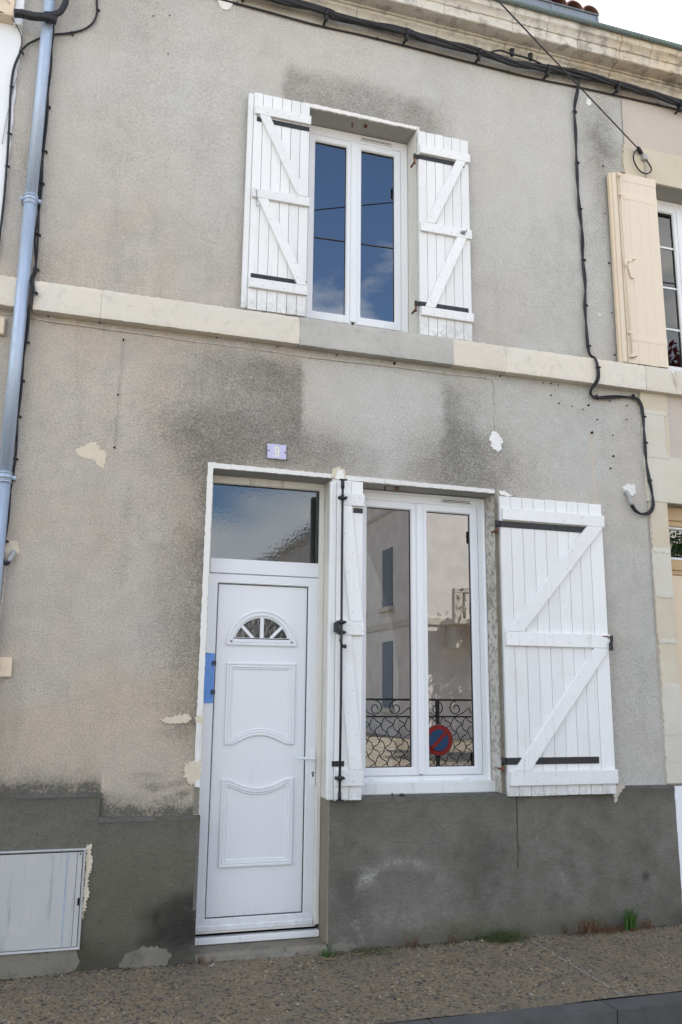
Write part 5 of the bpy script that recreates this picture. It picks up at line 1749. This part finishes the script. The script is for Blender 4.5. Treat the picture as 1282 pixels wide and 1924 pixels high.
def weed(name, label, x, y, mat, kind, n, h, spread, w=.006, cat='weed', group=None):
    bm = bmesh.new()
    for i in range(n):
        ox, oy = random.gauss(0, spread * .35), random.gauss(0, spread * .18)
        oy = min(oy, -.032 - y) if y + oy > -.032 else oy
        base = Vector((ox, oy, gz(x + ox, y + oy) - gz(x, y)))
        hh = h * random.uniform(.45, 1.1)
        if kind == 'grass':
            blade(bm, base, hh, w, Vector((random.gauss(0, hh * .6), random.gauss(-.2 * hh, hh * .3), 0)), random.uniform(.1, .5))
        elif kind == 'stem':
            top = base + Vector((random.gauss(0, hh * .22), random.gauss(-.1 * hh, hh * .12), hh))
            bm_tube(bm, [base, base.lerp(top, .5) + Vector((random.gauss(0, .006), 0, 0)), top], [.0022, .0017, .0009], 4)
            for k in range(12):
                leafq(bm, base.lerp(top, random.uniform(.15, 1)) + Vector((random.gauss(0, .009), random.gauss(0, .006), 0)), random.uniform(.003, .007), (random.gauss(0, 1), random.gauss(0, .6), random.gauss(.3, 1)))
        elif kind == 'broad':
            blade(bm, base, hh, w * random.uniform(.7, 1.2), Vector((random.gauss(0, hh * .16), random.gauss(-.1 * hh, hh * .10), 0)), random.uniform(.0, .15), 6)
        else:
            for k in range(16):
                leafq(bm, base + Vector((random.gauss(0, .012), random.gauss(0, .010), abs(random.gauss(.35, .3)) * hh)), random.uniform(.003, .008), (random.gauss(0, 1), random.gauss(0, 1), random.gauss(.4, 1)))
    t = thing(name, label, cat, (x, y, gz(x, y)), group)
    link('foliage', finish(bm, mat), t, (x, y, gz(x, y)))
    return t


weed('tall_weed', 'bright green upright weed at the foot of the plinth', 3.762, -.06, L_GREEN, 'broad', 60, .165, .060, .017, 'plant')
weed('dry_weed', 'rusty brown dry seedlings left of the tall green weed', 3.44, -.045, L_DRY, 'stem', 34, .105, .24, cat='plant')
weed('dry_weed', 'dark dead plant debris at the root of the tall green weed', 3.63, -.06, L_DRY, 'moss', 60, .05, .26, cat='plant')
weed('dry_weed', 'short reddish dry sprig right of the tall green weed', 3.90, -.05, L_DRY, 'stem', 14, .060, .10, cat='plant')
weed('cushion_weed', 'low bushy green weed beside the pale pavement joint', 2.79, -.11, L_DULL, 'moss', 110, .07, .19, cat='plant')
weed('cushion_weed', 'thin moss growing up the plinth beside the bushy weed', 2.72, -.050, L_DULL, 'moss', 60, .07, .30, cat='plant')
weed('grass_tuft', 'fresh green grass tuft at the right end of the doorstep', 1.60, -.10, L_GREEN, 'grass', 34, .085, .10, .007, 'grass')
weed('grass_tuft', 'dull tangle of dead grass right of the doorstep', 1.87, -.115, L_DULL, 'grass', 90, .06, .24, .005, 'grass')
weed('straw_tuft', 'straw coloured dry bits between doorstep and tangle of dead grass', 1.74, -.12, L_STRAW, 'grass', 16, .035, .16, .006, 'grass')
weed('dry_weed', 'rust coloured dry sprigs under the chalky plinth', 2.18, -.05, L_DRY, 'stem', 9, .06, .10, cat='plant')
weed('dry_weed', 'small reddish dry sprigs between the tangle and the bushy weed', 2.45, -.05, L_DRY, 'stem', 7, .055, .10, cat='plant')
weed('dry_weed', 'brown roots and stems left of the doorstep', .84, -.075, L_DRY, 'stem', 10, .05, .10, cat='plant')
weed('grass_tuft', 'tiny green tuft at the white plinth on the right edge', 4.24, -.045, L_GREEN, 'grass', 12, .05, .05, .007, 'grass')
weed('straw_tuft', 'tan dry stalk at the right end of the grey plinth', 4.215, -.042, L_STRAW, 'stem', 6, .12, .02, cat='plant')


n = 900
bm = bmesh.new()
for i in range(n):
    x = random.choice((random.uniform(-.4, .8), random.uniform(1.6, 4.2), random.uniform(1.6, 2.9), random.gauss(3.55, .2)))
    y = -.032 - abs(random.gauss(0, .035)) if not .79 < x < 1.63 else -.06 - abs(random.gauss(0, .03))
    a = random.uniform(.0015, .006)
    bmesh.ops.create_icosphere(bm, subdivisions=1, radius=a, matrix=Matrix.Translation((x, y, pav_z(x, y) + a * .5)) @ Matrix.Diagonal((random.uniform(.8, 1.8), random.uniform(.8, 1.4), .8, 1)))
tag(link('soil_crumbs', finish(bm, stone_mat('dark_soil', (.075, .058, .04), (.12, .09, .06), .5, (.03, .026, .02), .8, 6), True)), 'dark soil and crumbs gathered along the foot of the plinth', 'soil', None, 'stuff')


def fallen(x, y, L, w, ang, mat, label):
    bm = bmesh.new()
    n = 8
    rows = []
    for i in range(n + 1):
        t = i / n
        ww = w * math.sin(math.pi * min(.98, max(.02, t))) ** .8
        zz = .004 + .012 * (2 * t - 1) ** 2
        c = Vector(((t - .5) * L, 0, zz))
        rows.append([bm.verts.new(c + Vector((0, -ww / 2, .004))), bm.verts.new(c), bm.verts.new(c + Vector((0, ww / 2, .005)))])
    for a, b in zip(rows, rows[1:]):
        bm.faces.new((a[0], a[1], b[1], b[0])); bm.faces.new((a[1], a[2], b[2], b[1]))
    bmesh.ops.solidify(bm, geom=bm.faces[:], thickness=.0006)
    bmesh.ops.rotate(bm, verts=bm.verts[:], cent=(0, 0, 0), matrix=Matrix.Rotation(ang, 3, 'Z'))
    o = link('fallen_leaf', finish(bm, mat), None, (x, y, pav_z(x, y) + .003))
    return tag(o, label, 'leaf', 'fallen leaves')


L_FALL = leaf_mat('tan_fallen_leaf', (.34, .25, .14), (.44, .34, .22), .05)
fallen(1.21, -.20, .085, .022, 1.0, L_FALL, 'tan fallen leaf on the pavement in front of the doorstep')
fallen(1.58, -.17, .09, .022, -.5, L_FALL, 'tan fallen leaf beside the fresh grass tuft')
fallen(1.78, -.145, .08, .012, .1, L_FALL, 'narrow tan leaf lying before the dead grass tangle')
fallen(2.62, -.11, .03, .028, .6, leaf_mat('pink_petal', (.5, .36, .29), (.56, .42, .35), .05), 'small pinkish leaf scrap left of the bushy weed')
fallen(.88, -.15, .04, .014, .5, leaf_mat('paper_scrap', (.6, .58, .55), (.7, .68, .65), .05), 'whitish scrap on the pavement by the step corner')
fallen(2.98, -.07, .05, .014, .1, L_FALL, 'tan scrap at the wall beside the pavement joint')

# ================================================================== ACROSS THE STREET (mirrored in the panes)
FYD = -6.5
sheet('far_pavement', -40, 40, FYD - 1.2, -5.2, -.04, M_ASPH)
sheet('far_road', -60, 60, -60, FYD - 1.2, -.08, simple('sunny_ground', (.34, .29, .23), .95, .2, 1.5, 0, .3))


fence = thing('metal_fence', 'black iron fence with scrolls and wavy mesh mirrored in the lower panes', 'fence', (5, FYD, 1.0))
for nm, z, h in (('top_rail', 1.455, .030), ('middle_rail', 1.205, .024), ('bottom_rail', .08, .02)):
    bm = bmesh.new(); bm_box(bm, -8, 20, FYD - .112, FYD - .088, z, z + h); link(nm, finish(bm, M_BLACK), fence)
for px in np.arange(-6.6, 20, 2.0):
    box('fence_post', fence, px - .025, px + .025, FYD - .125, FYD - .075, -.04, 1.454, M_BLACK, .002)
bm = bmesh.new()
for i in range(-60, 160):
    x = i * .19
    for s in (-1, 1):
        nseg = 64
        path = []
        for k in range(nseg + 1):
            t = k / nseg
            wv = .010 * math.sin(t * 8 * 2 * math.pi)
            path.append(Vector((x + s * t * .95 + wv, FYD - .1 + s * .005, .10 + 1.11 * t - s * wv)))
        if 1.5 < x < 8.5:
            bm_tube(bm, path, .007, 4, False)
        else:
            bm_tube(bm, [path[0], path[-1]], .006, 3, False)
link('wire_mesh', finish(bm, M_BLACK), fence, (0, 0, 0), None, 'stuff')
bm = bmesh.new()
for cx in np.arange(1.55, 9, 1.0):
    for s in (-1, 1):
        P = []
        for k in range(40):
            a = math.pi * .5 + s * (k / 39) * math.pi * 2.6
            r = .112 - .085 * (k / 39)
            P.append(Vector((cx + s * .16 + r * math.cos(a), FYD - .1, 1.342 + r * math.sin(a))))
        bm_tube(bm, P, .009, 5)
        bm_tube(bm, spline([(cx + s * .16, FYD - .1, 1.23), (cx + s * .29, FYD - .1, 1.28), (cx + s * .38, FYD - .1, 1.35), (cx + s * .41, FYD - .1, 1.28), (cx + s * .5, FYD - .1, 1.25)], 5), .008, 5)
link('scrolls', finish(bm, M_BLACK), fence)

SX, SZ = 5.40, .87
ps_ = thing('parking_sign', 'round red and blue no parking sign hung on the iron fence', 'sign', (SX, FYD, .6))
circ = lambda r: [(SX + r * math.cos(2 * math.pi * i / 40), SZ + r * math.sin(2 * math.pi * i / 40)) for i in range(40)]
slab('sign_back', ps_, circ(.235), FYD - .070, FYD - .060, M_STEEL)
slab('sign_rim', ps_, circ(.226), FYD - .0595, FYD - .054, simple('sign_red', (.26, .022, .025), .5))  # shade put into the sign's red and blue, both darkened
slab('sign_face', ps_, circ(.160), FYD - .0535, FYD - .048, simple('sign_blue', (.025, .075, .20), .5))
bm = bmesh.new()
bm_box(bm, -.17, .17, -.003, .003, -.026, .026)
bmesh.ops.rotate(bm, verts=bm.verts[:], cent=(0, 0, 0), matrix=Matrix.Rotation(-math.pi / 4, 3, 'Y'))
link('sign_bar', finish(bm, bpy.data.materials['sign_red']), ps_, (SX, FYD - .044, SZ))

# corner building on the terrace
ob = thing('corner_building', 'pinkish plastered corner building with shutters and a balcony across the street', 'building', (20, -36, -.1))
M_OB = simple('pinkish_plaster', (.76, .71, .69), .9, .08, 1.5, 0, .2)
M_OBT = simple('pale_stone_trim', (.62, .58, .52), .85, .08, 3, 0, .2)
M_OBS = simple('grey_blue_shutter', (.17, .20, .25), .6, .1, 20)
OX, OY0, OY1, OX1, OZ0, OZ1 = 12.1, -24.0, -58.0, 32.0, -.15, 10.0
bm = bmesh.new(); bm_box(bm, OX, OX1, OY1, OY0, OZ0, OZ1); link('wall', finish(bm, M_OB), ob)
bm = bmesh.new()
bm_box(bm, OX - .07, OX1 + .1, OY1, OY0 + .07, 4.1, 4.35)
bm_box(bm, OX - .20, OX1 + .1, OY1, OY0 + .20, OZ1 + .001, OZ1 + .25)
bm_box(bm, OX - .07, OX1 + .1, OY1, OY0 + .07, 8.9, 9.05)
link('string_courses', finish(bm, M_OBT), ob)
bm = bmesh.new()
v = [bm.verts.new(p) for p in ((OX - .45, OY0 + .45, OZ1 + .252), (OX1, OY0 + .45, OZ1 + .252), (OX1, OY1, OZ1 + .252), (OX - .45, OY1, OZ1 + .252), (OX + 5, OY0 - 5, OZ1 + 2.2), (OX1, OY0 - 5, OZ1 + 2.2), (OX1, OY1, OZ1 + 2.2), (OX + 5, OY1, OZ1 + 2.2))]
for f in ((0, 1, 5, 4), (3, 0, 4, 7), (4, 5, 6, 7), (0, 3, 2, 1), (1, 2, 6, 5), (2, 3, 7, 6)):
    bm.faces.new([v[i] for i in f])
bmesh.ops.recalc_face_normals(bm, faces=bm.faces[:])
link('roof', finish(bm, M_TILE), ob)
for yc in np.arange(-27.0, -57, -3.4):
    for z0, z1 in ((1.0, 3.6), (5.0, 7.4)):
        w = link('window', box_mesh(.05, 1.15, z1 - z0, M_OBS, .005), ob, (OX - .02, yc, z0))
        box('window_sill', w, OX - .22, OX - .001, yc - .75, yc + .75, z0 - .20, z0 - .02, M_OBT, .01)
for xc in np.arange(16.2, 31, 3.0):
    for z0, z1 in ((.9, 3.3), (5.3, 7.6)):
        w = link('window', box_mesh(1.05, .05, z1 - z0, M_OBS, .005), ob, (xc, OY0 + .02, z0))
        box('window_sill', w, xc - .7, xc + .7, OY0 + .001, OY0 + .18, z0 - .18, z0 - .02, M_OBT, .01)
bal = bpy.data.objects.new('balcony', None); C.objects.link(bal); bal.parent = ob; LOC[bal.name] = Vector((15, OY0 + .4, 4)); bal.location = LOC[bal.name] - wloc(ob)
BX0, BX1 = 13.1, 18.5
box('balcony_slab', bal, BX0, BX1, OY0 + .001, OY0 + 1.3, 4.05, 4.25, M_OBT, .02)
box('balcony_rail', bal, BX0, BX1, OY0 + 1.05, OY0 + 1.3, 5.18, 5.36, M_OBT, .02)
for bx_ in (BX0, BX0 + 1.6, BX1 - .3):
    box('balcony_pier', bal, bx_, bx_ + .3, OY0 + 1.05, OY0 + 1.3, 4.251, 5.179, M_OBT, .01)
for bx_ in (BX0 + .2, BX1 - .5):
    slab('bracket', bal, [(bx_, 3.2), (bx_ + .3, 3.2), (bx_ + .3, 4.049), (bx_, 4.049)], OY0 + .001, OY0 + .9, M_OBT)
for bx_ in np.arange(BX0 + .45, BX1 - .35, .27):
    if abs(bx_ - BX0 - 1.75) < .25: continue
    tube('baluster', bal, [(bx_, OY0 + 1.17, 4.25), (bx_, OY0 + 1.17, 4.6), (bx_, OY0 + 1.17, 5.18)], [.05, .09, .05], M_OBT, 6, 1)


def tree(name, label, x, y, z0, trunk_h, cr, n, mat, seed, ls=.09):
    r = random.Random(seed)
    t = thing(name, label, 'tree', (x, y, z0))
    bm = bmesh.new()
    bm_tube(bm, [(0, 0, -.2), (.08, 0, trunk_h * .5), (0, .1, trunk_h), (.1, 0, trunk_h + cr[2])], [.18, .14, .11, .03], 8)
    tips = []
    for i in range(9):
        a = i * 2.4; h = trunk_h + r.uniform(0, cr[2] * .8)
        e = Vector((math.cos(a) * cr[0] * r.uniform(.5, .85), math.sin(a) * cr[1] * r.uniform(.5, .85), h + r.uniform(.3, 1) * cr[2] * .6))
        bm_tube(bm, [(0, .05, h - .3), e * .5 + Vector((0, 0, h * .5 - .1)), e], [.07, .045, .012], 5)
        tips.append(e)
    link('trunk', finish(bm, M_BARK), t, (x, y, z0))
    bm = bmesh.new()
    cl = [Vector((r.gauss(0, .45) * cr[0], r.gauss(0, .45) * cr[1], trunk_h + cr[2] * (.6 + r.uniform(-.6, .9)))) for _ in range(26)] + tips
    random.seed(seed)
    for i in range(n):
        c = r.choice(cl)
        p = c + Vector((r.gauss(0, .3), r.gauss(0, .3), r.gauss(0, .25)))
        leafq(bm, p, r.uniform(.5, 1.2) * ls, (r.gauss(0, 1), r.gauss(0, 1), r.gauss(0, .7)))
    link('crown', finish(bm, mat), t, (x, y, z0))


tree('plum_tree', 'dark red leaved plum tree behind the iron fence mirrored in the right window', 13.4, -10.4, -.1, 6.2, (2.1, 2.0, 2.3), 9000, L_RED, 5, .11)
tree('green_tree', 'green leafy tree behind the iron fence mirrored in the neighbour door light', 12.0, -8.8, -.1, 2.6, (1.3, 1.2, 1.5), 5000, L_TREE, 6)
tree('green_tree', 'small green tree close to the sunny corner building wall', 15.7, -21.4, -.1, 3.6, (1.5, 1.3, 2.4), 5000, L_TREE, 8, .12)
tree('green_tree', 'wide green tree left of the corner building mirrored in the half moon light', -2.5, -19, -.1, 3.0, (3.2, 3.0, 3.0), 6500, L_TREE, 7, .13)
